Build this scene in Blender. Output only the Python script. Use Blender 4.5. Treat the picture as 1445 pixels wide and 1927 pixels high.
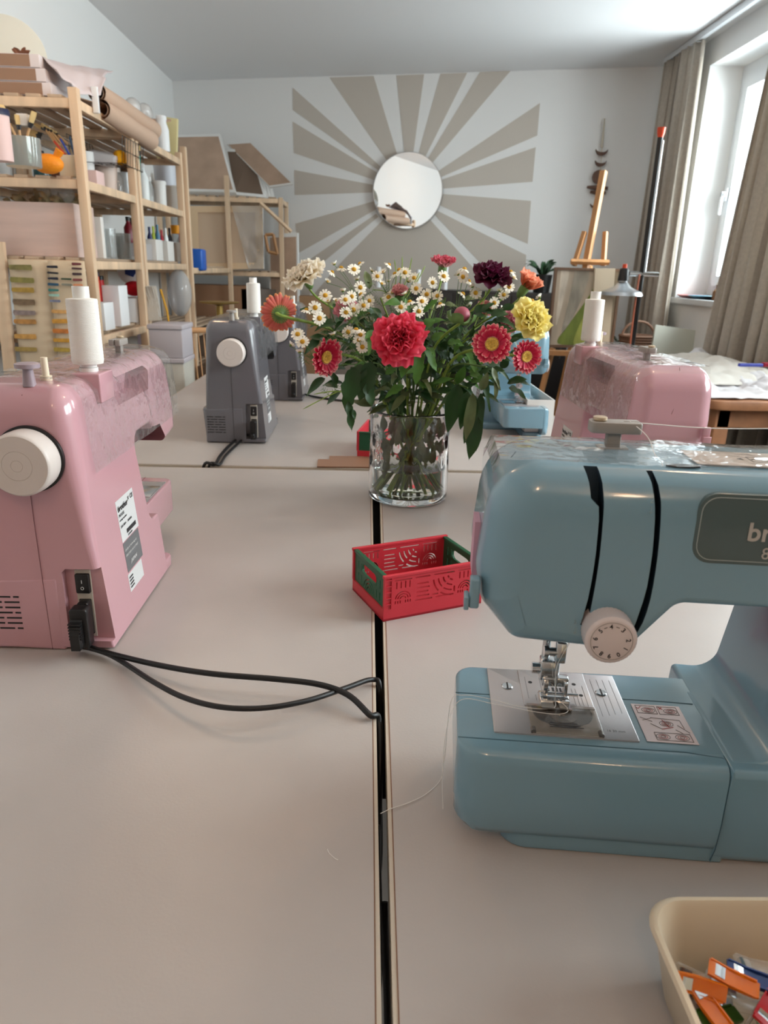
import bpy, bmesh, math, random
from mathutils import Vector, Matrix, noise
from math import sin, cos, pi, radians as R
random.seed(7)
for o in list(bpy.data.objects): bpy.data.objects.remove(o)
SC = bpy.context.scene; COL = SC.collection
# ------------------------------------------------------------------ camera
FPX, CXP, CYP = 1336.0, 722.5, 963.5
PITCH, ROLL, YAW, EYE = R(18.8), R(1.6), R(1.7), 1.15
_f = Vector((sin(YAW)*cos(PITCH), cos(YAW)*cos(PITCH), -sin(PITCH)))
_r0 = Vector((cos(YAW), -sin(YAW), 0)); _u0 = _r0.cross(_f)
_r = cos(ROLL)*_r0 + sin(ROLL)*_u0; _u = cos(ROLL)*_u0 - sin(ROLL)*_r0
CO = Vector((0, 0, EYE))
cam = bpy.data.cameras.new('camera'); co = bpy.data.objects.new('camera', cam); COL.objects.link(co)
m3 = Matrix((_r, _u, -_f)).transposed(); co.matrix_world = Matrix.Translation(CO) @ m3.to_4x4()
cam.sensor_fit = 'VERTICAL'; cam.sensor_height = 24.0; cam.lens = 24.0*FPX/1927.0
cam.clip_start = 0.01; cam.clip_end = 60
cam.dof.use_dof = True; cam.dof.focus_distance = 0.75; cam.dof.aperture_fstop = cam.lens/1000/0.0020
SC.camera = co
def ray(x, y): return _r*((x-CXP)/FPX) - _u*((y-CYP)/FPX) + _f
def at_z(x, y, z): d = ray(x, y); return CO + d*((z-EYE)/d.z)
def at_y(x, y, Y): d = ray(x, y); return CO + d*(Y/d.y)
def at_x(x, y, X): d = ray(x, y); return CO + d*(X/d.x)
# ------------------------------------------------------------------ world, light, exposure
SC.view_settings.view_transform = 'Standard'; SC.view_settings.look = 'None'
SC.view_settings.gamma = 1.0; SC.view_settings.exposure = 0.20
try: SC.view_settings.use_curve_mapping = False
except Exception: pass
W = bpy.data.worlds.new('sky'); SC.world = W; W.use_nodes = True
_bg = W.node_tree.nodes['Background']; _bg.inputs[0].default_value = (0.82, 0.91, 1.0, 1); _bg.inputs[1].default_value = 3.0
def area(name, loc, look, sx, sy, power, col):
    l = bpy.data.lights.new(name, 'AREA'); l.shape = 'RECTANGLE'; l.size = sx; l.size_y = sy; l.energy = power; l.color = col
    o = bpy.data.objects.new(name, l); COL.objects.link(o); o.location = loc
    o.rotation_euler = (Vector(look)-Vector(loc)).to_track_quat('-Z', 'Y').to_euler(); return o
XR = 1.97                                   # inner face of the window wall
area('daylight_far_window', (XR+0.75, 3.55, 1.75), (0, 3.4, 1.3), 2.2, 1.6, 165, (0.98, 0.99, 1.0))
area('daylight_near_window', (XR+0.75, 1.05, 1.75), (0, 1.1, 1.2), 2.0, 1.6, 140, (0.98, 0.99, 1.0))
LAMPS = [(-0.62, 2.2, 2.30), (0.75, 1.15, 2.36), (-0.15, -0.7, 2.30), (0.55, -1.3, 2.36)]
def proj(p):
    v = Vector(p)-CO; z = v.dot(_f); return (CXP+FPX*v.dot(_r)/z, CYP-FPX*v.dot(_u)/z)
def lamp_light(p, e=5.0):
    l = bpy.data.lights.new('bulb_light', 'POINT'); l.energy = e; l.color = (1.0, 0.70, 0.46); l.shadow_soft_size = 0.05
    o = bpy.data.objects.new('bulb_light', l); COL.objects.link(o); o.location = (p[0], p[1], p[2]-0.11); return o
SC.cycles.max_bounces = 10; SC.cycles.transparent_max_bounces = 24; SC.cycles.sample_clamp_indirect = 4.0
SC.cycles.caustics_refractive = True; SC.cycles.caustics_reflective = False
SC.cycles.use_denoising = True; SC.cycles.blur_glossy = 0.5
# ------------------------------------------------------------------ materials
def lin(c):
    out = []
    for v in c[:3]:
        v = v/255.0; out.append(v/12.92 if v <= 0.04045 else ((v+0.055)/1.055)**2.4)
    return (*out, 1.0)
_M = {}
def mat(name, col=(200, 200, 200), rough=0.5, metal=0.0, coat=0.0, var=0.0, scale=30.0, bump=0.0, bscale=None,
        emit=None, trans=0.0, ior=1.45, sss=0.0, sheen=0.0, alpha=1.0, stretch=None, spec=0.5, transl=0.0):
    if name in _M: return _M[name]
    m = bpy.data.materials.new(name); m.use_nodes = True; nt = m.node_tree; b = nt.nodes['Principled BSDF']
    b.inputs['Base Color'].default_value = lin(col); b.inputs['Roughness'].default_value = rough
    b.inputs['Metallic'].default_value = metal; b.inputs['Coat Weight'].default_value = coat; b.inputs['Coat Roughness'].default_value = 0.06
    b.inputs['IOR'].default_value = ior; b.inputs['Transmission Weight'].default_value = trans
    b.inputs['Specular IOR Level'].default_value = spec; b.inputs['Alpha'].default_value = alpha
    if sss: b.inputs['Subsurface Weight'].default_value = sss; b.inputs['Subsurface Radius'].default_value = (0.012, 0.008, 0.006)
    if transl:
        tr = nt.nodes.new('ShaderNodeBsdfTranslucent'); mxs = nt.nodes.new('ShaderNodeMixShader'); mxs.inputs[0].default_value = transl; tr.inputs[0].default_value = lin(col)
        out = nt.nodes['Material Output']; nt.links.new(b.outputs[0], mxs.inputs[1]); nt.links.new(tr.outputs[0], mxs.inputs[2]); nt.links.new(mxs.outputs[0], out.inputs[0]); m['tr'] = tr.name
    if sheen: b.inputs['Sheen Weight'].default_value = sheen
    if emit: b.inputs['Emission Color'].default_value = lin(emit[0]); b.inputs['Emission Strength'].default_value = emit[1]
    tc = None
    if var or bump:
        tc = nt.nodes.new('ShaderNodeTexCoord'); mp = nt.nodes.new('ShaderNodeMapping'); nt.links.new(tc.outputs['Object'], mp.inputs[0])
        if stretch: mp.inputs['Scale'].default_value = stretch
    n = nt.nodes.new('ShaderNodeTexNoise') if (var or bump) else None
    if n: n.inputs['Scale'].default_value = scale; n.inputs['Detail'].default_value = 5; nt.links.new(mp.outputs[0], n.inputs['Vector'])
    if var:
        mx = nt.nodes.new('ShaderNodeMix'); mx.data_type = 'RGBA'
        mx.inputs[6].default_value = lin([max(0, c*(1-var)) for c in col]); mx.inputs[7].default_value = lin([min(255, c*(1+var)) for c in col])
        cr = nt.nodes.new('ShaderNodeMapRange'); cr.inputs[1].default_value = 0.3; cr.inputs[2].default_value = 0.7
        nt.links.new(n.outputs[0], cr.inputs[0]); nt.links.new(cr.outputs[0], mx.inputs[0]); nt.links.new(mx.outputs[2], b.inputs['Base Color'])
    if bump:
        n2 = nt.nodes.new('ShaderNodeTexNoise'); n2.inputs['Scale'].default_value = bscale or scale*4; n2.inputs['Detail'].default_value = 3
        nt.links.new(mp.outputs[0], n2.inputs['Vector']); bp = nt.nodes.new('ShaderNodeBump'); bp.inputs['Strength'].default_value = bump; bp.inputs['Distance'].default_value = 0.002
        nt.links.new(n2.outputs[0], bp.inputs['Height']); nt.links.new(bp.outputs[0], b.inputs['Normal'])
    _M[name] = m; return m
def mat_clear(name, tint=(255, 255, 255), amount=0.9, rough=0.05, bump=0.0, bscale=20):
    """clear film or thin plastic: mostly see-through with a fresnel gloss"""
    if name in _M: return _M[name]
    m = bpy.data.materials.new(name); m.use_nodes = True; nt = m.node_tree; nt.nodes.clear()
    o = nt.nodes.new('ShaderNodeOutputMaterial'); t = nt.nodes.new('ShaderNodeBsdfTransparent'); t.inputs[0].default_value = lin(tint)
    g = nt.nodes.new('ShaderNodeBsdfGlossy'); g.inputs['Roughness'].default_value = rough
    d = nt.nodes.new('ShaderNodeBsdfDiffuse'); d.inputs[0].default_value = lin((235, 235, 235))
    fr = nt.nodes.new('ShaderNodeLayerWeight'); fr.inputs[0].default_value = 0.5
    pw = nt.nodes.new('ShaderNodeMath'); pw.operation = 'POWER'; pw.inputs[1].default_value = 5; nt.links.new(fr.outputs['Facing'], pw.inputs[0])
    ma = nt.nodes.new('ShaderNodeMath'); ma.operation = 'MULTIPLY_ADD'; ma.inputs[1].default_value = 0.9; ma.inputs[2].default_value = 0.05; nt.links.new(pw.outputs[0], ma.inputs[0])
    m1 = nt.nodes.new('ShaderNodeMixShader'); m2 = nt.nodes.new('ShaderNodeMixShader'); m1.inputs[0].default_value = 1-amount
    nt.links.new(t.outputs[0], m1.inputs[1]); nt.links.new(d.outputs[0], m1.inputs[2])
    nt.links.new(ma.outputs[0], m2.inputs[0]); nt.links.new(m1.outputs[0], m2.inputs[1]); nt.links.new(g.outputs[0], m2.inputs[2]); nt.links.new(m2.outputs[0], o.inputs[0])
    if bump:
        tc = nt.nodes.new('ShaderNodeTexCoord'); n2 = nt.nodes.new('ShaderNodeTexNoise'); n2.inputs['Scale'].default_value = bscale; n2.inputs['Detail'].default_value = 3
        nt.links.new(tc.outputs['Object'], n2.inputs['Vector']); bp = nt.nodes.new('ShaderNodeBump'); bp.inputs['Strength'].default_value = bump; bp.inputs['Distance'].default_value = 0.01
        nt.links.new(n2.outputs[0], bp.inputs['Height'])
        for x in (g, fr): nt.links.new(bp.outputs[0], x.inputs['Normal'])
    _M[name] = m; return m
def mat_ramp(name, stops, rough=0.6, sss=0.0, var=0.10, transl=0.0):
    """colour running along a petal or leaf, from its base (u=0) to its tip (u=1)"""
    if name in _M: return _M[name]
    m = mat(name, stops[0][1], rough, sss=sss, transl=transl); nt = m.node_tree; b = nt.nodes['Principled BSDF']
    uv = nt.nodes.new('ShaderNodeTexCoord'); sp = nt.nodes.new('ShaderNodeSeparateXYZ'); rp = nt.nodes.new('ShaderNodeValToRGB')
    nt.links.new(uv.outputs['UV'], sp.inputs[0]); nt.links.new(sp.outputs[0], rp.inputs[0])
    e = rp.color_ramp.elements
    while len(e) < len(stops): e.new(0.5)
    for i, (p, c) in enumerate(stops): e[i].position = p; e[i].color = lin(c)
    n = nt.nodes.new('ShaderNodeTexNoise'); n.inputs['Scale'].default_value = 90; nt.links.new(uv.outputs['Object'], n.inputs['Vector'])
    hs = nt.nodes.new('ShaderNodeHueSaturation'); mr = nt.nodes.new('ShaderNodeMapRange')
    mr.inputs[3].default_value = 1-var*2; mr.inputs[4].default_value = 1+var*2
    nt.links.new(n.outputs[0], mr.inputs[0]); nt.links.new(mr.outputs[0], hs.inputs['Value']); nt.links.new(rp.outputs[0], hs.inputs['Color']); nt.links.new(hs.outputs[0], b.inputs['Base Color'])
    if transl: nt.links.new(hs.outputs[0], nt.nodes[m['tr']].inputs[0])
    return m
# ------------------------------------------------------------------ mesh building
class MB:
    def __init__(s): s.bm = bmesh.new(); s.mi = 0; s.M = Matrix.Identity(4); s.uv = None
    def T(s, M): s.M = M; return s
    def v(s, p): return s.bm.verts.new(s.M @ Vector(p))
    def f(s, vs):
        try: fc = s.bm.faces.new(vs)
        except ValueError: return None
        fc.material_index = s.mi; return fc
    def box(s, x0, x1, y0, y1, z0, z1, b=0.0):
        if b > 0:
            t = bmesh.new(); bmesh.ops.create_cube(t, size=1.0)
            for w in t.verts: w.co = Vector(((x0+x1)/2+w.co.x*(x1-x0), (y0+y1)/2+w.co.y*(y1-y0), (z0+z1)/2+w.co.z*(z1-z0)))
            bmesh.ops.bevel(t, geom=t.edges[:], offset=b, segments=3, affect='EDGES', profile=0.5)
            s.add(t); return s
        c = [s.v((x, y, z)) for x in (x0, x1) for y in (y0, y1) for z in (z0, z1)]
        for q in ((0, 1, 3, 2), (4, 6, 7, 5), (0, 4, 5, 1), (2, 3, 7, 6), (0, 2, 6, 4), (1, 5, 7, 3)): s.f([c[i] for i in q])
        return s
    def add(s, t, free=True):
        mp = {w: s.v(w.co) for w in t.verts}
        for fc in t.faces:
            q = s.f([mp[w] for w in fc.verts])
        if free: t.free()
    def loft(s, rings, cap0=True, cap1=True, close=True):
        rv = [[s.v(p) for p in r] for r in rings]; n = len(rv[0])
        for a, b in zip(rv, rv[1:]):
            for i in range(n if close else n-1):
                j = (i+1) % n; s.f([a[i], a[j], b[j], b[i]])
        if cap0: s.f(rv[0][::-1])
        if cap1: s.f(rv[-1])
        return rv
    def lathe(s, prof, n=32, c=(0, 0, 0), cap0=True, cap1=True, wob=None):
        rings = []
        for r, z in prof:
            rings.append([(c[0]+r*cos(2*pi*i/n)*(wob(i, z) if wob else 1), c[1]+r*sin(2*pi*i/n)*(wob(i, z) if wob else 1), c[2]+z) for i in range(n)])
        return s.loft(rings, cap0, cap1)
    def cyl(s, p0, p1, r0, r1=None, n=16):
        return s.tube([p0, p1], [r0, r1 if r1 is not None else r0], n)
    def tube(s, pts, rad, n=8, cap=True, flat=1.0):
        pts = [Vector(p) for p in pts]
        if not isinstance(rad, (list, tuple)): rad = [rad]*len(pts)
        t0 = (pts[1]-pts[0]).normalized(); up = Vector((0, 0, 1)) if abs(t0.z) < 0.9 else Vector((1, 0, 0))
        a = t0.cross(up).normalized(); rings = []
        for i, p in enumerate(pts):
            t = (pts[min(i+1, len(pts)-1)]-pts[max(i-1, 0)])
            t = t.normalized() if t.length > 1e-9 else t0
            a = (a-t*a.dot(t)); a = a.normalized() if a.length > 1e-6 else t.orthogonal().normalized(); b = t.cross(a)
            rings.append([p+(a*cos(2*pi*k/n)+b*sin(2*pi*k/n)*flat)*rad[i] for k in range(n)])
        s.loft(rings, cap, cap); return s
    def sphere(s, c, r, u=16, v=10, sc=(1, 1, 1)):
        t = bmesh.new(); bmesh.ops.create_uvsphere(t, u_segments=u, v_segments=v, radius=r)
        for w in t.verts: w.co = Vector((w.co.x*sc[0]+c[0], w.co.y*sc[1]+c[1], w.co.z*sc[2]+c[2]))
        s.add(t); return s
    def prism(s, poly, axis, a, b):
        """poly: 2D points; axis 'x','y','z' is the extrusion direction"""
        def P(p, h): return {'x': (h, p[0], p[1]), 'y': (p[0], h, p[1]), 'z': (p[0], p[1], h)}[axis]
        s.loft([[P(p, a) for p in poly], [P(p, b) for p in poly]]); return s
    def grid(s, fn, nu, nv, uvfn=None, thick=0.0):
        vs = [[s.v(fn(i/nu, j/nv)) for j in range(nv+1)] for i in range(nu+1)]
        if uvfn and s.uv is None: s.uv = s.bm.loops.layers.uv.verify()
        for i in range(nu):
            for j in range(nv):
                fc = s.f([vs[i][j], vs[i+1][j], vs[i+1][j+1], vs[i][j+1]])
                if fc and uvfn:
                    for lp, (a, b) in zip(fc.loops, ((i, j), (i+1, j), (i+1, j+1), (i, j+1))): lp[s.uv].uv = uvfn(a/nu, b/nv)
        return vs
    def text(s, body, size, M, ext=0.0003, align='LEFT', bold=False, space=1.0):
        cu = bpy.data.curves.new('t', 'FONT'); cu.body = body; cu.size = size; cu.extrude = ext; cu.align_x = align; cu.space_character = space
        if bold: cu.offset = size*0.018
        cu.resolution_u = 4
        o = bpy.data.objects.new('t', cu); COL.objects.link(o); bpy.context.view_layer.update()
        me = bpy.data.meshes.new_from_object(o.evaluated_get(bpy.context.evaluated_depsgraph_get()))
        t = bmesh.new(); t.from_mesh(me); old = s.M; s.M = old @ M; s.add(t); s.M = old
        bpy.data.objects.remove(o); bpy.data.curves.remove(cu); bpy.data.meshes.remove(me); return s
def mesh_of(name, mb, smooth=35, recalc=True):
    bm = mb.bm
    if recalc: bmesh.ops.recalc_face_normals(bm, faces=bm.faces[:])
    me = bpy.data.meshes.new(name); bm.to_mesh(me); bm.free()
    if smooth:
        me.polygons.foreach_set('use_smooth', [True]*len(me.polygons)); me.set_sharp_from_angle(angle=R(smooth))
    return me
def part(name, mb, m, parent=None, smooth=35, recalc=True, loc=None, rot=None, label=None, solid=0.0, wn=False):
    me = mesh_of(name, mb, smooth, recalc); o = bpy.data.objects.new(name, me); COL.objects.link(o)
    for x in (m if isinstance(m, (list, tuple)) else [m]): me.materials.append(x)
    if parent: o.parent = parent
    if loc is not None: o.location = loc
    if rot is not None: o.rotation_euler = rot
    if label: o['label'] = label
    if solid: md = o.modifiers.new('thickness', 'SOLIDIFY'); md.thickness = solid; md.offset = 0
    if wn: md = o.modifiers.new('normals', 'WEIGHTED_NORMAL'); md.keep_sharp = True
    return o
def tag(o, label, cat, group=None):
    o['label'] = label; o['category'] = cat
    if group: o['group'] = group
    return o
def thing(name, label, cat, loc=(0, 0, 0), rz=0.0, group=None, rot=None):
    o = bpy.data.objects.new(name, None); COL.objects.link(o); o.empty_display_size = 0.05
    o.location = loc; o.rotation_euler = rot if rot else (0, 0, rz); return tag(o, label, cat, group)
def single(name, mb, m, label, cat, group=None, loc=(0, 0, 0), rot=(0, 0, 0), **k):
    return tag(part(name, mb, m, None, loc=loc, rot=rot, **k), label, cat, group)
def struct(name, mb, m, parent=None, **k):
    o = part(name, mb, m, parent, **k)
    if parent is None: o['kind'] = 'structure'
    return o
def copy_tree(o, parent=None):
    c = o.copy(); COL.objects.link(c); c.parent = parent
    for ch in list(o.children): copy_tree(ch, c)
    return c
def cut(o, cutters):
    """subtract closed cutter meshes from a part, keeping its materials"""
    objs = []; bpy.context.view_layer.update()
    for mb in cutters:
        bmesh.ops.recalc_face_normals(mb.bm, faces=mb.bm.faces[:]); me = bpy.data.meshes.new('c'); mb.bm.to_mesh(me); mb.bm.free()
        for mm in o.data.materials: me.materials.append(mm)
        c = bpy.data.objects.new('c', me); COL.objects.link(c); objs.append(c)
        md = o.modifiers.new('b', 'BOOLEAN'); md.operation = 'DIFFERENCE'; md.solver = 'EXACT'; md.object = c
        c.matrix_world = o.matrix_world
    bpy.context.view_layer.update()
    me = bpy.data.meshes.new_from_object(o.evaluated_get(bpy.context.evaluated_depsgraph_get()))
    o.modifiers.clear(); old = o.data; o.data = me; bpy.data.meshes.remove(old)
    me.polygons.foreach_set('use_smooth', [True]*len(me.polygons)); me.set_sharp_from_angle(angle=R(32))
    for c in objs: bpy.data.objects.remove(c)
    return o
def fillet(poly, n=6):
    """poly: (x, y, corner radius, extra) -> list of (x, y, extra) with rounded corners"""
    out = []; N = len(poly)
    for i in range(N):
        p = Vector(poly[i][:2]); a = Vector(poly[i-1][:2])-p; b = Vector(poly[(i+1) % N][:2])-p; r = poly[i][2]; ex = poly[i][3] if len(poly[i]) > 3 else 0
        la, lb = a.length, b.length; a.normalize(); b.normalize(); ang = a.angle(b)
        if r <= 1e-5 or ang > 3.1: out.append((p.x, p.y, ex)); continue
        d = min(r/math.tan(ang/2), la*0.49, lb*0.49); rr = d*math.tan(ang/2)
        c = p+(a+b).normalized()*(rr/sin(ang/2)); s = p+a*d-c; e = p+b*d-c
        a0 = math.atan2(s.y, s.x); da = math.atan2(e.y, e.x)-a0
        while da > pi: da -= 2*pi
        while da < -pi: da += 2*pi
        for k in range(n+1): t = a0+da*k/n; out.append((c.x+rr*cos(t), c.y+rr*sin(t), ex))
    return out
def pillow(mb, poly, h0, h1, axis='y', k0=1.0, k1=1.0, n=5, fn=6, dense=0.0):
    """extrude a rounded outline with rounded rims; 4th value of each corner = rim radius"""
    P = fillet(poly, fn); A = sum(P[i-1][0]*P[i][1]-P[i][0]*P[i-1][1] for i in range(len(P)))
    if A < 0: P = P[::-1]
    N = len(P); nm = []
    for i in range(N):
        e1 = Vector((P[i][0]-P[i-1][0], P[i][1]-P[i-1][1])); e2 = Vector((P[(i+1) % N][0]-P[i][0], P[(i+1) % N][1]-P[i][1]))
        n1 = Vector((-e1.y, e1.x)).normalized(); n2 = Vector((-e2.y, e2.x)).normalized(); q = n1+n2
        q = q/max(q.dot(n1), 0.3) if q.length > 1e-6 else n1; nm.append(q)
    def pt(i, h, ins):
        x = P[i][0]+nm[i].x*ins; y = P[i][1]+nm[i].y*ins
        return {'x': (h, x, y), 'y': (x, h, y), 'z': (x, y, h)}[axis]
    rings = []; sg = 1 if h1 > h0 else -1
    for k in range(n+1):
        t = pi/2*(1-k/n); rings.append([pt(i, h0+sg*P[i][2]*k0*(1-sin(t)), P[i][2]*k0*(1-cos(t))) for i in range(N)])
    for k in range(n+1):
        t = pi/2*(k/n); rings.append([pt(i, h1-sg*P[i][2]*k1*(1-sin(t)), P[i][2]*k1*(1-cos(t))) for i in range(N)])
    mb.loft(rings); return mb
def rrect(x0, x1, y0, y1, r, er=0.0): return [(x0, y0, r, er), (x1, y0, r, er), (x1, y1, r, er), (x0, y1, r, er)]
def spline(pts, n=8):
    """Catmull-Rom through the points"""
    P = [Vector(p) for p in pts]; P = [P[0]*2-P[1]]+P+[P[-1]*2-P[-2]]; out = []
    for i in range(1, len(P)-2):
        a, b, c, d = P[i-1:i+3]
        for k in range(n):
            t = k/n; out.append(0.5*((2*b)+(c-a)*t+(2*a-5*b+4*c-d)*t*t+(3*b-a-3*c+d)*t**3))
    out.append(P[-2]); return out
# ================================================================== setting
XL, YB, YF, ZC, YWC = -1.52, 6.2, -3.5, 2.47, R(14)
wallm = mat('wall_paint', (232, 232, 231), 0.85, bump=0.15, scale=3, bscale=120)
ceilm = mat('ceiling_paint', (236, 236, 237), 0.9, bump=0.1, scale=3, bscale=90)
floorm = mat('floor_boards', (96, 88, 82), 0.45, var=0.18, scale=2.0, bump=0.1, stretch=(6, 0.6, 1))
def yback(x): return YB-(x-XL)*math.tan(YWC)
m = MB(); m.prism([(XL-0.3, YF-0.3), (XR+0.4, YF-0.3), (XR+0.4, yback(XR)+0.3), (XL-0.3, YB+0.4)], 'z', -0.12, 0.0); struct('floor', m, floorm)
m = MB(); m.prism([(XL-0.3, YF-0.3), (XR+0.4, YF-0.3), (XR+0.4, yback(XR)+0.3), (XL-0.3, YB+0.4)], 'z', ZC, ZC+0.15); struct('ceiling', m, ceilm)
m = MB(); m.box(XL-0.2, XL, YF, YB+0.3, 0, ZC); struct('wall_left', m, wallm)
m = MB(); m.prism([(XL, YB), (XR, yback(XR)), (XR, yback(XR)+0.25), (XL, YB+0.25)], 'z', 0, ZC); struct('wall_back', m, wallm)
# right wall with two window openings
WZ0, WZ1 = 1.035, 2.33
WA = (2.55, 4.72); WB_ = (0.15, 2.0)
m = MB(); XO = XR+0.36
for y0, y1, z0, z1 in ((YF, WB_[0], 0, ZC), (WB_[0], WB_[1], 0, WZ0), (WB_[0], WB_[1], WZ1, ZC), (WB_[1], WA[0], 0, ZC), (WA[0], WA[1], 0, WZ0), (WA[0], WA[1], WZ1, ZC), (WA[1], yback(XR)+0.25, 0, ZC)):
    m.box(XR, XO, y0, y1, z0, z1)
struct('wall_right', m, wallm)
m = MB()
m.box(XL-0.2, XO, YF-0.15, YF, 0, ZC)
struct('wall_front', m, wallm)
framem = mat('white_window_frame', (222, 226, 230), 0.35)
glassm = mat_clear('window_glass', (250, 255, 255), 1.0, 0.02)
def window(name, y0, y1, z0, z1, x, split):
    m = MB()
    w = 0.075
    for a, b, c, d in ((y0, y0+w, z0, z1), (y1-w, y1, z0, z1), (y0+w, y1-w, z0, z0+w), (y0+w, y1-w, z1-w, z1)): m.box(x, x+0.07, a, b, c, d)
    fr = struct(name, m, framem)
    for a, b in split:
        m = MB(); s = 0.06
        for p, q, c, d in ((a+0.001, a+s, z0+w+0.001, z1-w-0.001), (b-s, b-0.001, z0+w+0.001, z1-w-0.001), (a+s, b-s, z0+w+0.001, z0+w+s), (a+s, b-s, z1-w-s, z1-w-0.001)): m.box(x-0.02, x+0.05, p, q, c, d)
        sa = struct('window_sash', m, framem, fr)
        m = MB(); m.box(x+0.01, x+0.016, a+s, b-s, z0+w+s, z1-w-s); struct('pane', m, glassm, sa)
        m = MB(); m.box(x-0.035, x-0.02, b-0.045, b-0.015, 1.6, 1.67, 0.003); m.box(x-0.06, x-0.045, b-0.04, b-0.02, 1.52, 1.65, 0.004); m.box(x-0.06, x-0.03, b-0.04, b-0.02, 1.62, 1.65, 0.003)
        struct('window_handle', m, framem, sa)
    return fr
WX = XR+0.20
window('window_1', WA[0], WA[1], WZ0, WZ1, WX, [(WA[0]+0.075, 3.6), (3.6, WA[1]-0.075)])
window('window_2', WB_[0], WB_[1], WZ0, WZ1, WX, [(WB_[0]+0.075, 1.05), (1.05, WB_[1]-0.075)])
m = MB(); m.box(XR-0.03, WX, WA[0], WA[1], WZ0-0.035, WZ0, 0.004); struct('trim_1', m, mat('sill_stone', (214, 216, 218), 0.4))
m = MB(); m.box(XR-0.03, WX, WB_[0], WB_[1], WZ0-0.035, WZ0, 0.004); struct('trim_2', m, mat('sill_stone'))
m = MB(); m.box(XL, XL+0.015, YF, YB, 0, 0.09); struct('baseboard_left', m, framem)
# neighbouring facade beyond the window
m = MB(); m.box(9.5, 10.0, 13.5, 24.0, -2, 12); struct('wall_outside', m, mat('outside_render', (205, 212, 218), 0.9))
# ------------------------------------------------------------------ mural
def wall_pt(x, y):                    # pixel -> (distance along the back wall, height)
    d = ray(x, y); n = Vector((sin(YWC), cos(YWC), 0)); p0 = Vector((XL, YB, 0)); t = (p0-CO).dot(n)/d.dot(n); p = CO+d*t
    return ((p-p0).dot(Vector((cos(YWC), -sin(YWC), 0))), p.z)
def wall_xyz(s, z, off): return Vector((XL+s*cos(YWC)-off*sin(YWC), YB-s*sin(YWC)-off*cos(YWC), z))
muralm = mat('taupe_mural_paint', (196, 188, 178), 0.85)
mc = wall_pt(768, 360)
rays = [  # outer corners of each painted ray in the picture, clockwise
 [(551, 165), (551, 207)], [(551, 229), (553, 288)], [(554, 320), (555, 367)], [(556, 421), (563, 478), ], [(566, 500), (571, 560), (620, 560), (604, 503)],
 [(620, 145), (703, 143)], [(746, 142), (798, 140)], [(829, 139), (879, 137)], [(903, 136), (961, 133)],
 [(1016, 194), (1011, 255)], [(1008, 277), (1002, 342)], [(999, 378), (993, 459)], [(990, 480), (988, 560), (950, 560), (912, 503)]]
m = MB()
inner = [(-151, -35), (0, 0)]
def ray_poly(pts): 
    """painted ray: its far corners, closed on the mirror's rim"""
    P = [wall_pt(*p) for p in pts]
    a, b = P[0], P[-1]
    def rim(p, r=0.20): d = Vector((p[0]-mc[0], p[1]-mc[1])); d.normalize(); return (mc[0]+d.x*r, mc[1]+d.y*r)
    return P+[rim(b), rim(a)]
def add_flat(poly):
    m.loft([[wall_xyz(s, z, 0.0) for s, z in poly], [wall_xyz(s, z, 0.002) for s, z in poly]])
for r_ in ([(551, 165), (551, 207)], [(551, 229), (553, 288)], [(554, 320), (555, 367)], [(556, 421), (562, 476)],
           [(620, 146), (703, 143)], [(746, 142), (798, 140)], [(829, 139), (879, 137)], [(903, 136), (961, 133)],
           [(1016, 194), (1011, 255)], [(1008, 277), (1002, 342)], [(999, 378), (993, 459)]): add_flat(ray_poly(r_))
add_flat([wall_pt(*p) for p in [(566, 500), (567, 560), (572, 590), (600, 500), (712, 408), (708, 402)]])
add_flat([wall_pt(*p) for p in [(990, 480), (986, 590), (985, 592), (912, 503), (817, 403), (822, 396)]])
add_flat([wall_pt(*p) for p in [(722, 412), (636, 500), (560, 590), (555, 680), (640, 760), (985, 760), (985, 610), (905, 520), (808, 412), (770, 432)]])
part('sunburst_mural', m, muralm, bpy.data.objects['wall_back'], smooth=0, label='taupe sunburst rays')
# round mirror
mr = 0.262; mp = wall_xyz(mc[0], mc[1], 0.0)
t = thing('round_mirror', 'round frameless mirror with thin silver rim at the centre of the sunburst', 'mirror', mp, -YWC)
def disc(mb, r0, r1, y0, y1, n=64):
    mb.loft([[(r1*cos(2*pi*i/n), y0, r1*sin(2*pi*i/n)) for i in range(n)], [(r1*cos(2*pi*i/n), y1, r1*sin(2*pi*i/n)) for i in range(n)]])
m = MB(); disc(m, 0, mr-0.004, -0.030, -0.012); part('mirror_glass', m, mat('mirror_silver', (235, 238, 240), 0.01, 1.0), t)
m = MB(); n = 64
m.loft([[(r_*cos(2*pi*i/n), y_, r_*sin(2*pi*i/n)) for i in range(n)] for r_, y_ in ((mr-0.02, -0.002), (mr, -0.002), (mr, -0.036), (mr-0.004, -0.036), (mr-0.004, -0.012))], False, False)
part('mirror_rim', m, mat('rim_metal', (175, 178, 180), 0.3, 0.8), t)
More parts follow.
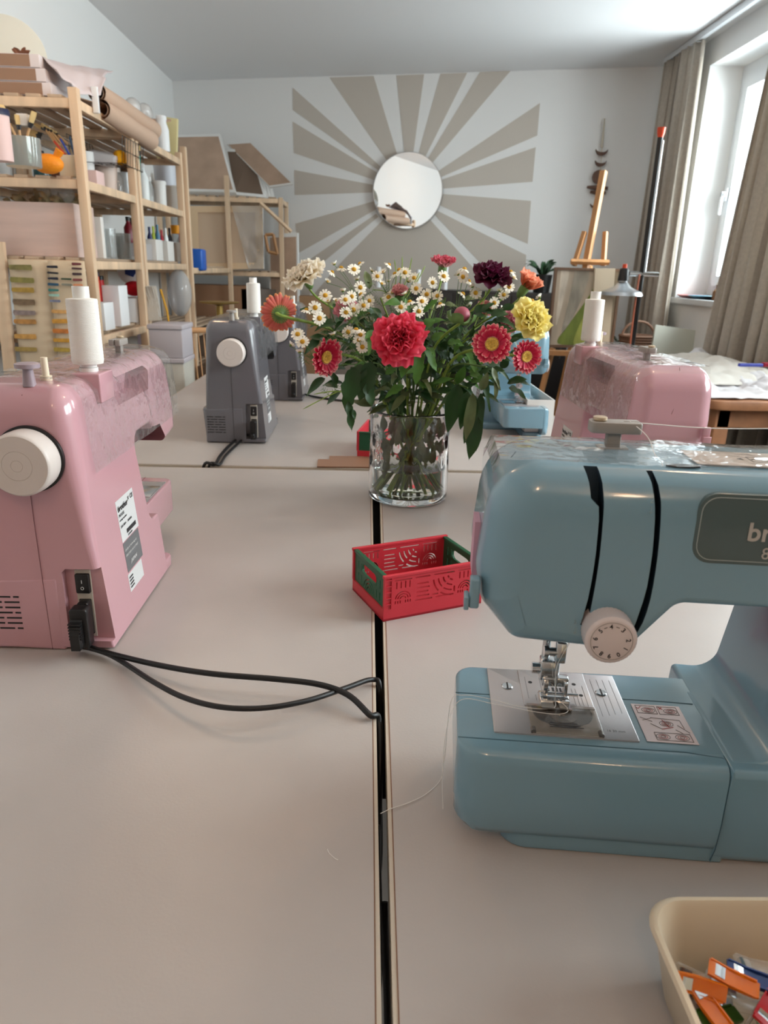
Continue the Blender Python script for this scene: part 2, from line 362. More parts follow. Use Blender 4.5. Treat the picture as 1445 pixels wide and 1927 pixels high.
# ================================================================== tables
TZ = 0.74
tabm = mat('table_laminate', (176, 168, 163), 0.38, var=0.02, scale=9, bump=0.05, bscale=420)
edgem = mat('table_edge_band', (196, 184, 168), 0.5)
glue = mat('edge_glue_line', (120, 84, 62), 0.7)
steel = mat('grey_steel', (74, 75, 78), 0.4, 0.7)
def table(x0, x1, y0, y1, label, rz=0.0):
    t = thing('work_table', label, 'table', ((x0+x1)/2, (y0+y1)/2, 0), rz, group='white laminate work tables'); w, l = (x1-x0)/2, (y1-y0)/2
    m = MB(); m.box(-w+0.003, w-0.003, -l+0.003, l-0.003, TZ-0.028, TZ); part('table_top', m, tabm, t)
    m = MB()
    for a, b, c, d in ((-w, -w+0.003, -l, l), (w-0.003, w, -l, l), (-w+0.003, w-0.003, -l, -l+0.003), (-w+0.003, w-0.003, l-0.003, l)): m.box(a, b, c, d, TZ-0.028, TZ-0.0004)
    part('edge_band', m, edgem, t)
    m = MB()
    for a, b, c, d in ((-w+0.003, -w+0.0038, -l, l), (w-0.0038, w-0.003, -l, l), (-w, w, -l+0.003, -l+0.0038), (-w, w, l-0.0038, l-0.003)): m.box(a, b, c, d, TZ-0.001, TZ+0.00012)
    part('glue_line', m, glue, t)
    m = MB()
    for a, b, c, d in ((-w+0.05, w-0.05, -l+0.06, -l+0.09), (-w+0.05, w-0.05, l-0.09, l-0.06), (-w+0.05, -w+0.08, -l+0.06, l-0.06), (w-0.08, w-0.05, -l+0.06, l-0.06)): m.box(a, b, c, d, TZ-0.068, TZ-0.028)
    part('frame', m, steel, t)
    for sx in (-1, 1):
        for sy in (-1, 1):
            m = MB(); m.cyl((sx*(w-0.07), sy*(l-0.08), 0.0), (sx*(w-0.07), sy*(l-0.08), TZ-0.03), 0.02); part('leg', m, steel, t)
table(-0.640, 0.0155, -0.55, 1.478, 'near work table left of the gap, carrying the pink machine and its black cable')
table(0.0235, 0.671, -0.55, 1.478, 'near work table right of the gap, under the light blue machine and beige bin', R(-0.45))
table(-0.640, 0.0155, 1.494, 2.95, 'far work table at left, under the two grey sewing machines')
table(0.030, 0.580, 1.494, 2.95, 'far work table at right, under the distant light blue machine')

# ------------------------------------------------------------------ warm ceiling lamps above and behind the camera
lampm = mat('frosted_bulb', (255, 214, 170), 0.5, emit=((255, 190, 130), 22.0))
for i, L_ in enumerate(LAMPS):
    t = thing('ceiling_lamp', ('warm pendant bulb above the left tables', 'warm pendant bulb above the right tables', 'warm pendant bulb behind the viewer at left', 'warm pendant bulb behind the viewer at right')[i], 'ceiling lamp', (L_[0], L_[1], ZC), group='pendant bulbs')
    m = MB(); m.lathe([(0.045, 0), (0.045, -0.02), (0.004, -0.024), (0.004, -(ZC-L_[2])), (0.018, -(ZC-L_[2])-0.002), (0.018, -(ZC-L_[2])-0.04)], 20); part('lamp_fitting', m, steel, t)
    m = MB(); m.sphere((0, 0, -(ZC-L_[2])-0.075), 0.045, 20, 12); part('bulb', m, lampm, t)
    l = lamp_light((L_[0], L_[1], L_[2]-0.10))
# ================================================================== sewing machines
chrome = mat('polished_chrome', (205, 208, 210), 0.14, 1.0)
brushed = mat('brushed_needle_plate', (192, 190, 192), 0.34, 0.75, bump=0.05, scale=20, bscale=260, stretch=(1, 12, 1))
blackp = mat('black_plastic', (22, 21, 22), 0.35)
dialm = mat('dial_white', (206, 194, 192), 0.42)
wheelm = mat('handwheel_white', (206, 196, 190), 0.38)
greym = mat('warm_grey_plastic', (150, 144, 138), 0.4)
inkm = mat('black_ink', (38, 36, 38), 0.6)
whitep = mat('white_plastic', (232, 230, 226), 0.4)
spoolm = mat('white_thread_cone', (236, 232, 226), 0.75, bump=0.5, scale=40, bscale=900, stretch=(0.2, 0.2, 3))
threadm = mat('white_thread', (240, 238, 234), 0.7)
labelw = mat('pale_sticker', (206, 206, 206), 0.5)
labelg = mat('grey_sticker', (104, 104, 106), 0.5)
labelt = mat('beige_sticker', (206, 186, 170), 0.4)
smoked = mat_clear('smoked_cover_plastic', (236, 232, 228), 0.95, 0.05)
film = mat_clear('clear_plastic_film', (250, 250, 250), 0.93, 0.07, bump=0.6, bscale=26)
redink = mat('red_ink', (176, 60, 64), 0.6)
slotm = mat('channel_shade', (34, 52, 66), 0.5)  # dark navy paints the slots' shade onto their cut faces
LM = 0.397
def body_y(p):                                      # taper of the casing: flat front, sloping back
    z = p[2]; f = 0.010+0.028*(z-0.085); b = 0.153-0.022*z/0.26; return (p[0], f+p[1]*(b-f), z)
ARM = [(0.012, 0.293, 0.038, 0.030), (0.005, 0.215, 0.05, 0.030), (0.010, 0.192, 0.02, 0.026), (0.034, 0.168, 0.014, 0.016), (0.110, 0.168, 0.008, 0.006), (0.139, 0.205, 0.012, 0.006),
       (0.212, 0.205, 0.020, 0.006), (0.203, 0.0868, 0.026, 0.003), (0.168, 0.0866, 0.004, 0.002), (0.168, 0.002, 0.004, 0.002), (LM, 0.002, 0.004, 0.003), (LM-0.001, 0.150, 0.1, 0.012), (LM-0.004, 0.291, 0.03, 0.024)]
def pxz(x, y, off=0.014):                           # picture point on the near machine's front -> local x, z
    o = Vector((0.070, 0.422, TZ)); a = R(-5.5); ux = Vector((cos(a), sin(a), 0)); uy = Vector((-sin(a), cos(a), 0))
    d = ray(x, y); t = (o+uy*off-CO).dot(uy)/d.dot(uy); p = CO+d*t-o; return (p.dot(ux), p.z)
def z5(x, y): return pxz(880+x/2.557, 760+y/2.557)
def machine(name, label, loc, rz, cols, detail=2, cx=0.006, wy=0.079, sy=0.0):
    """sewing machine; local x runs from the needle end to the handwheel, y from the operator to the back"""
    body, deep = cols[:2]
    t = thing(name, label, 'sewing machine', loc, rz, group='domestic sewing machines')
    # ---- casing
    m = MB()
    pillow(m, [(x+(cx if 0.15 < x < 0.3 else 0), z, r, e) for x, z, r, e in ARM], 0.0, 0.14, 'y', n=6, fn=7)
    for v in m.bm.verts: v.co = Vector(body_y((v.co.x, v.co.y/0.14, v.co.z)))
    cas = part('casing', m, [body, deep, slotm], t, smooth=32)
    cuts = []
    if detail >= 1:
        def cutter(poly, y0, y1, mi):
            c = MB(); c.mi = mi; c.prism(poly, 'y', y0, y1); return c
        if detail >= 2:
            cuts.append(cutter([z5(*p) for p in ((530, 160), (530, 215), (562, 268), (580, 320), (592, 370), (597, 400), (598, 462), (634, 500), (632, 570), (625, 640), (617, 720), (605, 800), (592, 870), (577, 940), (552, 1025), (540, 1060), (575, 1060), (584, 1020), (600, 940), (612, 880), (624, 810), (636, 730), (645, 650), (652, 570), (660, 480), (662, 400), (656, 350), (640, 300), (614, 250), (585, 215), (585, 160))], -0.02, 0.034, 2))
            cuts.append(cutter([z5(*p) for p in ((843, 205), (843, 258), (875, 300), (893, 345), (905, 400), (906, 480), (903, 560), (897, 640), (889, 720), (877, 800), (862, 880), (842, 950), (812, 1035), (790, 1090), (814, 1095), (840, 1050), (860, 1000), (878, 940), (893, 870), (905, 800), (915, 730), (924, 650), (931, 560), (937, 480), (936, 410), (924, 350), (905, 305), (884, 270), (884, 205))], -0.02, 0.032, 2))
        # carrying recess in the top of the back, facing backwards
        rx = LM-0.288
        c = MB(); c.mi = 0; c.loft([[(rx+dx, 0.20, 0.276+dz) for dx, dz in ((0, 0), (0.014, -0.030), (0.150, -0.030), (0.168, -0.002), (0.150, 0.009), (0.012, 0.009))],
                                      [(rx+dx, 0.100, 0.272+dz) for dx, dz in ((0.010, 0), (0.024, -0.022), (0.138, -0.022), (0.150, -0.002), (0.138, 0.006), (0.020, 0.006))]])
        cuts.append(c)
        # hollow behind the needle head (seen from the back)
        c = MB(); c.mi = 1; c.loft([[(x, 0.17, z) for x, z in ((0.088, 0.15), (0.088, 0.176), (0.104, 0.198), (0.1345, 0.200), (0.12, 0.15))], [(x, 0.10, z) for x, z in ((0.09, 0.15), (0.09, 0.176), (0.105, 0.194), (0.13, 0.196), (0.115, 0.15))]]); cuts.append(c)
        # socket recess on the handwheel end and vents
        c = MB(); c.mi = 0; c.prism([(0.105, 0.012), (0.105, 0.094), (0.109, 0.098), (0.20, 0.098), (0.20, 0.012)], 'x', LM-0.010, LM+0.02)
        for v in c.bm.verts:
            if v.co.y > 0.15 and v.co.x < LM: v.co.x = LM-0.006
        cuts.append(c)
    if cuts: cut(cas, cuts)
    md = cas.modifiers.new('normals', 'WEIGHTED_NORMAL'); md.keep_sharp = True; md.weight = 80
    # ---- base under the column, wider than the column
    m = MB(); pillow(m, [(0.1913, 0.0, 0.0010, 0.0008), (0.1930, 0.0, 0.0, 0.006), (LM, 0.0, 0.018, 0.006), (LM, 0.10, 0.004, 0.002), (0.1913, 0.10, 0.001, 0.0003)], 0.0, 0.0862, 'z', k0=1.6, n=5)
    for v in m.bm.verts: v.co.y += 0.006*(1-min(1, v.co.z/0.08)) if v.co.y < 0.05 else 0
    b = part('base', m, body, t)
    if detail >= 1:
        m = MB()
        for r_ in range(7):
            y = 0.012
            for k in range(3): w = (0.019, 0.019, 0.009)[(k+r_) % 3]; m.box(LM-0.0008, LM+0.0004, y, y+w-0.003, 0.026+r_*0.0063, 0.0278+r_*0.0063); y += w
        part('vents', m, blackp, t, smooth=0)
    m = MB(); pillow(m, [(0.036, 0.006, 0.02, 0.002), (0.20, 0.006, 0.002, 0.002), (0.20, 0.15, 0.002, 0.002), (0.143, 0.153, 0.012, 0.002), (0.143, 0.06, 0.004, 0.002), (0.036, 0.06, 0.01, 0.002)], 0.0, 0.016, 'z', n=3)
    part('foot_plate', m, body, t)
    # ---- free arm and accessory box
    m = MB(); pillow(m, [(0.0, 0.0185, 0.002, 0.0012), (0.1955, 0.0185, 0.002, 0.0005), (0.1955, 0.121, 0.002, 0.0005), (0.0005, 0.121, 0.016, 0.004)], 0.034, 0.086, 'z', n=4)
    arm = part('free_arm', m, body, t)
    m = MB(); prof = [(0.0185, 0.0860), (0.011, 0.0858), (0.006, 0.0843), (0.003, 0.0812), (0.0015, 0.076), (0.000, 0.040), (0.001, 0.022), (0.004, 0.015), (0.009, 0.0125), (0.0185, 0.0125)]
    rings = []
    for k in range(9):                                # rounded left end
        a = pi/2*k/8; xs = 0.022*(1-sin(a)) if k < 8 else 0
        rings.append([(0.001+0.026*(1-sin(a))+0.010*(1-min(1, (z-0.0125)/0.02))*0.6*sin(a), 0.0185-(0.0185-y)*1.0+0.0*a+(0.016*(1-cos(a)) if False else 0), z) for y, z in prof])
    pts = []
    for i in range(10):
        a = pi/2*i/9; x = 0.024-0.024*cos(a) if False else 0.024*(1-sin(pi/2-a))
        k = 1-sin(pi/2*i/9) ; pts.append((0.0+0.026*(1-cos(pi/2*i/9)), k))
    rings = [[(x+0.0, 0.0185-(0.0185-y)*sin(math.acos(max(0, 1-x/0.026))) if x < 0.026 else y, max(z, 0.0125+0.014*(1-min(1, x/0.026))**2)) for y, z in prof] for x in (0.0004, 0.0015, 0.0035, 0.006, 0.010, 0.015, 0.020, 0.026, 0.06, 0.12, 0.1905)]
    m.loft(rings); part('accessory_box', m, body, t, smooth=50)
    ys = wy-0.0035
    for pts in ([(0.0005, 0.0186, 0.0860), (0.06, 0.0186, 0.0861), (0.165, 0.0186, 0.0861), (0.1895, 0.015, 0.0858), (0.191, 0.006, 0.0842), (0.1912, 0.002, 0.080), (0.1912, 0.0008, 0.04), (0.1912, 0.002, 0.016), (0.1912, 0.006, 0.002)],
                [(-0.0001, 0.077, 0.0861), (0.028, 0.077, 0.0861)], [(0.134, 0.083, 0.0861), (0.17, 0.083, 0.0861), (0.19, 0.082, 0.0863)],
                [(LM-0.0002, ys, 0.001), (LM+0.0002, ys-0.0005, 0.10), (LM-0.0003, ys-0.001, 0.15), (LM-0.0014, ys-0.001, 0.20), (LM-0.004, ys-0.001, 0.263), (LM-0.012, ys-0.001, 0.282), (LM-0.03, ys-0.001, 0.2912)],
                [(0.0345, 0.082, 0.1705), (0.0095, 0.079, 0.196), (0.0064, 0.078, 0.23), (0.0105, 0.0675, 0.262), (0.030, 0.067, 0.2915)]):
        m = MB(); m.tube(pts, 0.00036, 6); part('seam', m, deep, t)
    # ---- needle plate
    m = MB(); pillow(m, [(0.0275, 0.0265, 0.001, 0.0004), (0.134, 0.0265, 0.001, 0.0004), (0.134, 0.1165, 0.001, 0.0004), (0.0275, 0.1165, 0.001, 0.0004)], 0.085, 0.0872, 'z', n=2)
    npl = part('needle_plate', m, brushed, arm)
    if detail >= 1:
        m = MB(); pillow(m, [(0.0535, 0.0625, 0.001, 0.0003), (0.1085, 0.0625, 0.001, 0.0003), (0.1085, 0.1155, 0.001, 0.0003), (0.0535, 0.1155, 0.001, 0.0003)], 0.087, 0.0882, 'z', n=2)
        part('stitch_plate', m, chrome if detail < 2 else brushed, npl)
    if detail >= 2:
        m = MB()
        for x, y in ((0.062, 0.096), (0.068, 0.081), (0.098, 0.097), (0.101, 0.081)): m.cyl((x, y, 0.088), (x, y, 0.0884), 0.0017, n=14)
        for x in (0.0785, 0.0815, 0.0845, 0.0875): m.box(x, x+0.002, 0.066, 0.090, 0.0880, 0.0884)
        m.box(0.074, 0.0765, 0.070, 0.092, 0.0880, 0.0884); part('plate_hole', m, blackp, npl, smooth=0)
        m = MB()
        for x, a, b in ((0.058, 0.072, 0.104), (0.064, 0.070, 0.078), (0.070, 0.084, 0.104), (0.0945, 0.066, 0.090), (0.0975, 0.066, 0.09), (0.1005, 0.066, 0.078), (0.104, 0.066, 0.095)): m.box(x, x+0.0003, a, b, 0.088, 0.0884)
        for k, x in enumerate((0.113, 0.1185, 0.1235, 0.129)): m.box(x, x+0.0003, 0.055+0.002*k, 0.108, 0.0870, 0.0873)
        m.text('16 30 mm', 0.0034, Matrix.Translation((0.112, 0.036, 0.0872)), 0.0001); part('gauge_mark', m, labelg, npl, smooth=0)
        for x, y in ((0.0425, 0.089), (0.1185, 0.088)):
            m = MB(); m.lathe([(0.0001, 0.0), (0.0042, 0.0), (0.0046, 0.0008), (0.0040, 0.0013), (0.0001, 0.0015)], 24, (x, y, 0.0870)); sc_ = part('plate_screw', m, chrome, npl)
            m = MB(); m.box(x-0.0006, x+0.0006, y-0.0040, y+0.0040, 0.0882, 0.0888); part('screw_slot', m, inkm, sc_, smooth=0)
        # bobbin cover
        m = MB(); m.box(0.056, 0.107, 0.0275, 0.062, 0.0866, 0.0876); part('bobbin_recess', m, mat('bobbin_bay', (176, 174, 170), 0.4, 0.2), npl, smooth=0)
        m = MB(); m.prism([(0.082+0.021*cos(a)*(1.1 if abs(cos(a)) > 0.7 else 1), 0.0555-0.019*abs(sin(a)) if sin(a) < 0 else 0.0615) for a in [pi+pi*k/14 for k in range(15)]]+[(0.104, 0.0615), (0.060, 0.0615)], 'z', 0.0877, 0.0882); part('bobbin_case', m, blackp, npl, smooth=0)
        m = MB(); m.lathe([(0.006, 0.0), (0.011, 0.0), (0.011, 0.0007), (0.006, 0.0007)], 28, (0.082, 0.052, 0.0882), False, False); m.lathe([(0.0001, 0.0), (0.003, 0), (0.003, 0.0008), (0.0001, 0.0008)], 16, (0.082, 0.052, 0.0882)); part('bobbin', m, mat('smoke_grey', (92, 88, 86), 0.2), npl)
        m = MB(); pillow(m, rrect(0.055, 0.108, 0.0262, 0.0622, 0.001, 0.0004), 0.0892, 0.0904, 'z', n=2); cv = part('cover_plate', m, smoked, npl)
        m = MB()
        for k in range(3): m.box(0.069, 0.094-0.002*k, 0.0325+0.0025*k, 0.0335+0.0025*k, 0.0904, 0.0906)
        part('cover_mark', m, inkm, cv, smooth=0)
        m = MB()
        for x in (0.0565, 0.1065): m.cyl((x, 0.0275, 0.0885), (x, 0.0325, 0.0885), 0.0020, n=12)
        part('cover_hinge', m, mat('smoke_grey'), cv)
        # sticker with threading diagrams
        m = MB(); m.prism([(0.1395, 0.028), (0.177, 0.0275), (0.177, 0.076), (0.1395, 0.076)], 'z', 0.0866, 0.0869); st = part('threading_sticker', m, mat('lilac_sticker', (214, 204, 208), 0.4), arm, smooth=0)
        m = MB(); mr_ = MB()
        def frame_(mb, x0, x1, y0, y1, w=0.0003, z=0.0869):
            for a, b, c, d in ((x0, x1, y0, y0+w), (x0, x1, y1-w, y1), (x0, x0+w, y0, y1), (x1-w, x1, y0, y1)): mb.box(a, b, c, d, z, z+0.0002)
        frame_(m, 0.142, 0.1572, 0.0635, 0.074); frame_(m, 0.1588, 0.174, 0.0635, 0.074); frame_(m, 0.1475, 0.174, 0.030, 0.0395)
        for (x, y, c) in ((0.151, 0.068, m), (0.168, 0.068, mr_), (0.153, 0.0345, m), (0.167, 0.0345, mr_), (0.160, 0.051, m), (0.160, 0.051, mr_)):
            for q, rr in enumerate((0.0034, 0.0022, 0.0012)):
                c2 = m if q != 1 else mr_
                c2.tube([(x+rr*1.5*cos(a), y+rr*sin(a), 0.0871) for a in [2*pi*k/16 for k in range(17)]], 0.00016, 4)
        for a, b in (((0.142, 0.058), (0.150, 0.053)), ((0.143, 0.054), (0.151, 0.058)), ((0.150, 0.058), (0.1715, 0.0565)), ((0.1715, 0.0565), (0.172, 0.046)), ((0.148, 0.050), (0.155, 0.044)), ((0.165, 0.044), (0.169, 0.040)), ((0.168, 0.050), (0.1745, 0.041))): m.tube([(a[0], a[1], 0.0871), (b[0], b[1], 0.0871)], 0.00018, 4)
        for a, b in (((0.1425, 0.071), (0.1435, 0.0695)), ((0.1435, 0.0695), (0.146, 0.0725)), ((0.1598, 0.070), (0.1625, 0.073)), ((0.1625, 0.070), (0.1598, 0.073)), ((0.158, 0.056), (0.161, 0.047)), ((0.155, 0.044), (0.164, 0.047))): mr_.tube([(a[0], a[1], 0.0871), (b[0], b[1], 0.0871)], 0.00025, 4)
        part('diagram_lines', m, inkm, st, smooth=0); part('diagram_marks', mr_, redink, st, smooth=0)
    # ---- needle, presser foot
    nx, ny = 0.078, 0.070
    m = MB(); m.cyl((nx+0.001, ny+0.002, 0.136), (nx+0.001, ny+0.002, 0.185), 0.0030, n=14)
    m.box(nx-0.0035, nx+0.0045, ny-0.003, ny+0.006, 0.124, 0.142, 0.001); m.cyl((nx-0.012, ny, 0.133), (nx-0.002, ny, 0.133), 0.0032, n=12); m.cyl((nx-0.0125, ny, 0.133), (nx-0.009, ny, 0.133), 0.0046, n=12)
    m.cyl((nx, ny, 0.126), (nx, ny, 0.100), 0.0007, n=8); m.cyl((nx, ny, 0.100), (nx, ny, 0.092), 0.0006, 0.0001, n=8); nd = part('needle_bar', m, chrome, t)
    m = MB(); m.cyl((nx-0.009, ny+0.010, 0.115), (nx-0.009, ny+0.010, 0.185), 0.0032, n=14)
    m.box(nx-0.013, nx+0.002, ny+0.003, ny+0.014, 0.104, 0.122, 0.0015); m.cyl((nx-0.019, ny+0.008, 0.113), (nx-0.012, ny+0.008, 0.113), 0.0045, n=14)
    m.box(nx-0.010, nx-0.006, ny-0.002, ny+0.004, 0.094, 0.106, 0.0006); m.box(nx+0.006, nx+0.009, ny-0.002, ny+0.004, 0.094, 0.106, 0.0006); m.box(nx-0.011, nx+0.010, ny+0.002, ny+0.009, 0.100, 0.108, 0.001)
    pb = part('presser_bar', m, chrome, t)
    m = MB()
    for a, b in ((-0.012, -0.002), (0.002, 0.011)): m.loft([[(nx+a, y, z), (nx+b, y, z), (nx+b, y, z+h), (nx+a, y, z+h)] for y, z, h in ((ny-0.0165, 0.0915, 0.0012), (ny-0.012, 0.0888, 0.002), (ny+0.008, 0.0888, 0.002))])
    m.box(nx-0.012, nx+0.011, ny-0.006, ny+0.008, 0.0895, 0.0925, 0.0006); m.cyl((nx-0.011, ny+0.001, 0.0945), (nx+0.018, ny+0.001, 0.0945), 0.0012, n=10)
    part('presser_foot', m, chrome, pb)
    m = MB(); m.box(nx-0.006, nx+0.012, ny-0.022, ny+0.012, 0.163, 0.1695, 0.001); m.box(nx+0.012, nx+0.032, ny-0.030, ny-0.022, 0.165, 0.1695, 0.001); part('thread_guide_plate', m, mat('gunmetal', (72, 74, 78), 0.3, 0.6), t)
    # ---- tension dial on the front
    dx, dz = 0.0945, 0.1835
    t_d = None
    m = MB(); n = 72
    m.loft([[(dx+r_*(1+(0.018 if (i % 2 and kn) else 0))*cos(2*pi*i/n), y, dz+r_*(1+(0.018 if (i % 2 and kn) else 0))*sin(2*pi*i/n)) for i in range(n)] for r_, y, kn in ((0.0168, 0.020, 1), (0.0168, 0.004, 1), (0.0168, -0.001, 1), (0.0156, -0.0026, 0), (0.0149, -0.0030, 0))])
    dial = part('tension_dial', m, dialm, t)
    if detail >= 2:
        m = MB(); rr = 0.0109
        for k, ch in enumerate('3456789012'):
            a = pi/2-R(30)+R(31)*k if k < 7 else pi/2-R(30)-R(36)*(10-k)
            a = {'4': 97, '5': 137, '6': 172, '7': 205, '8': 238, '9': 268, '0': 300, '1': 333, '2': 7, '3': 52}[ch]; a = R(a)
            x = dx+rr*cos(a); z = dz+rr*sin(a)
            Mx = Matrix.Translation((x, -0.0031, z)) @ Matrix.Rotation(-(pi/2-a), 4, 'Y') @ Matrix.Rotation(R(90), 4, 'X') @ Matrix.Translation((-0.00125, -0.00155, 0))
            Mx = Matrix.Translation((x, -0.0031, z)) @ Matrix.Rotation(pi/2-a, 4, 'Y') @ Matrix.Rotation(R(90), 4, 'X') @ Matrix.Translation((-0.00125, -0.00155, 0))
            m.text(ch, 0.0044, Mx, 0.0001, bold=True)
        for a in (75, 117): a = R(a); m.tube([(dx+rr*cos(a+q), -0.0032, dz+rr*sin(a+q)) for q in (-0.1, 0, 0.1)], 0.0002, 4)
        part('dial_numbers', m, inkm, dial, smooth=0)
        m = MB(); m.tube([(dx+0.0136*cos(2*pi*k/48), -0.0031, dz+0.0136*sin(2*pi*k/48)) for k in range(49)], 0.00022, 5); part('dial_ring', m, greym, dial)
    # ---- front logo panel
    x0, x1, z0, z1 = 0.1415, 0.300, 0.2355, 0.2825
    m = MB(); pillow(m, [(x, z, 0.012, 0.0006) for x, z in ((x0, z0), (x1, z0), (x1, z1), (x0, z1))], 0.0115, 0.0160, 'y', n=2)
    for v in m.bm.verts: v.co.y += 0.028*(v.co.z-0.085)-0.0019
    lp_ = part('logo_panel', m, cols[2] if len(cols) > 2 else deep, t)
    if detail >= 2:
        P = fillet([(x0+0.0025, z0+0.0025, 0.010), (x1-0.0025, z0+0.0025, 0.010), (x1-0.0025, z1-0.0025, 0.010), (x0+0.0025, z1-0.0025, 0.010)], 6)
        def fy(z, e=0.0006): return 0.0096+0.028*(z-0.085)-e
        m = MB(); m.tube([(x, fy(z, 0.0001), z) for x, z, _ in P+P[:1]], 0.00035, 5); part('panel_line', m, mat('silver_print', (150, 158, 156), 0.4), lp_)
        Mx = Matrix.Translation((0.1740, fy(0.256), 0.2525)) @ Matrix.Rotation(R(90-1.6), 4, 'X')
        m = MB(); m.text('brother', 0.0172, Mx, 0.0002, bold=True, space=1.0); m.text('8', 0.011, Matrix.Translation((0.1850, fy(0.245), 0.2405)) @ Matrix.Rotation(R(88), 4, 'X'), 0.0002); part('logo_letters', m, mat('silver_letters', (176, 172, 166), 0.4), lp_, smooth=0)
        m = MB()
        for s_, px_, h in (('2', (1223, 947), 0.0048), ('5', (1078, 1172), 0.0042)):
            x, z = pxz(*px_); m.text(s_, h, Matrix.Translation((x, fy(z, 0.0003), z)) @ Matrix.Rotation(R(88), 4, 'X'), 0.00015)
            m.tube([(x+0.0015, fy(z-0.003, 0.0002), z-0.002), (x+0.0015, fy(z-0.007, 0.0002), z-0.007)], 0.0002, 4); m.tube([(x+0.0005, fy(z-0.006, 0.0002), z-0.0058), (x+0.0015, fy(z-0.007, 0.0002), z-0.0072), (x+0.0025, fy(z-0.006, 0.0002), z-0.0058)], 0.0002, 4)
        part('guide_numbers', m, mat('embossed_mark', (140, 160, 166), 0.4), t, smooth=0)
        # top label with speed and reverse marks
        m = MB(); pillow(m, [(0.148, 0.046, 0.002, 0), (0.245, 0.046, 0.003, 0), (0.245, 0.085, 0.003, 0), (0.148, 0.085, 0.002, 0)], 0.2932, 0.2935, 'z', n=1); tl = part('top_label', m, labelt, t, smooth=0)
        m = MB(); pillow(m, rrect(0.208, 0.238, 0.058, 0.072, 0.0068), 0.2935, 0.2937, 'z', n=1); frame_(m, 0.1885, 0.2, 0.058, 0.072, 0.0004, 0.2935)
        for s_, x in (('◂', 0), ): pass
        for x, d in ((0.1815, -1), (0.204, -1)): m.prism([(x+0.0025, 0.0625), (x+0.0025, 0.0675), (x-0.0012, 0.065)], 'z', 0.2935, 0.2937)
        m.text('STOP', 0.0032, Matrix.Translation((0.1898, 0.0636, 0.2936)), 0.0001); part('label_print', m, inkm, tl, smooth=0)
        m = MB()
        for x in (0.214, 0.231): m.prism([(x-0.0015, 0.062), (x-0.0015, 0.068), (x+0.003, 0.065)], 'z', 0.2937, 0.2939)
        part('label_arrows', m, labelt, tl, smooth=0)
    # ---- top thread guide
    gx, gy = 0.101, 0.088
    m = MB(); m.box(gx-0.005, gx+0.005, gy-0.004, gy+0.004, 0.288, 0.306, 0.001); m.box(gx-0.011, gx+0.011, gy-0.006, gy+0.006, 0.290, 0.2935, 0.001)
    g = part('guide_post', m, greym, t)
    m = MB(); pillow(m, [(gx-0.018, gy-0.008, 0.004, 0.001), (gx+0.018, gy-0.008, 0.002, 0.001), (gx+0.018, gy-0.001, 0.0008, 0.0005), (gx+0.006, gy-0.001, 0.0008, 0.0005), (gx+0.006, gy+0.001, 0.0008, 0.0005), (gx+0.018, gy+0.001, 0.0008, 0.0005), (gx+0.018, gy+0.008, 0.002, 0.001), (gx-0.018, gy+0.008, 0.004, 0.001)], 0.304, 0.312, 'z', n=2, fn=3)
    part('guide_head', m, greym, g)
    m = MB(); m.lathe([(0.0001, 0), (0.0042, 0), (0.0050, 0.001), (0.0050, 0.0028), (0.0040, 0.0032), (0.0001, 0.0030)], 24, (gx-0.011, gy-0.001, 0.312)); part('tension_disc', m, mat('cream_disc', (196, 176, 148), 0.3, 0.3), g)
    if detail >= 2:
        m = MB(); m.loft([[(gx+0.036+0.0115*cos(a), 0.0405+0.0035*sin(a), z) for a in [2*pi*k/20 for k in range(20)]] for z in (0.2925, 0.2935)]); part('thread_hook', m, mat('gunmetal'), t)
    # ---- handwheel
    wz = 0.219
    def ringx(mb, prof, n=56): mb.loft([[(LM-0.006+x, wy+r_*cos(2*pi*i/n), wz+r_*sin(2*pi*i/n)) for i in range(n)] for r_, x in prof])
    m = MB(); ringx(m, [(0.0345, 0.0), (0.0345, 0.0068), (0.0330, 0.0072)]); part('wheel_well', m, blackp, t)
    m = MB(); ringx(m, [(0.0320, 0.006), (0.0325, 0.020), (0.0318, 0.030), (0.0305, 0.0325), (0.0296, 0.0332), (0.0150, 0.0336), (0.0148, 0.0332), (0.0144, 0.0336), (0.0060, 0.0338), (0.0058, 0.0334), (0.0054, 0.0338), (0.0005, 0.0338)])
    part('handwheel', m, wheelm, t)
    # ---- switch, socket, plug
    if detail >= 1:
        xs = LM-0.0095
        m = MB(); m.box(xs-0.001, xs+0.0018, 0.1155, 0.1325, 0.014, 0.0945, 0.0006)
        sk = part('socket_plate', m, mat('socket_beige', (186, 178, 166), 0.5), t)
        m = MB(); m.box(xs, xs+0.006, 0.1165, 0.1315, 0.068, 0.0905, 0.0012); sw = part('power_switch', m, blackp, sk)
        m = MB(); m.tube([(xs+0.0063, 0.1238, 0.080), (xs+0.0063, 0.1238, 0.084)], 0.00035, 5); m.tube([(xs+0.0063, 0.1238+0.0015*cos(a), 0.0743+0.0017*sin(a)) for a in [2*pi*k/14 for k in range(15)]], 0.0003, 5); part('switch_marks', m, labelw, sw)
        m = MB(); m.box(xs-0.001, xs+0.004, 0.1175, 0.1305, 0.018, 0.060, 0.001); part('socket', m, blackp, sk)
    # ---- back labels
    def by(z): return 0.153-0.022*z/0.26
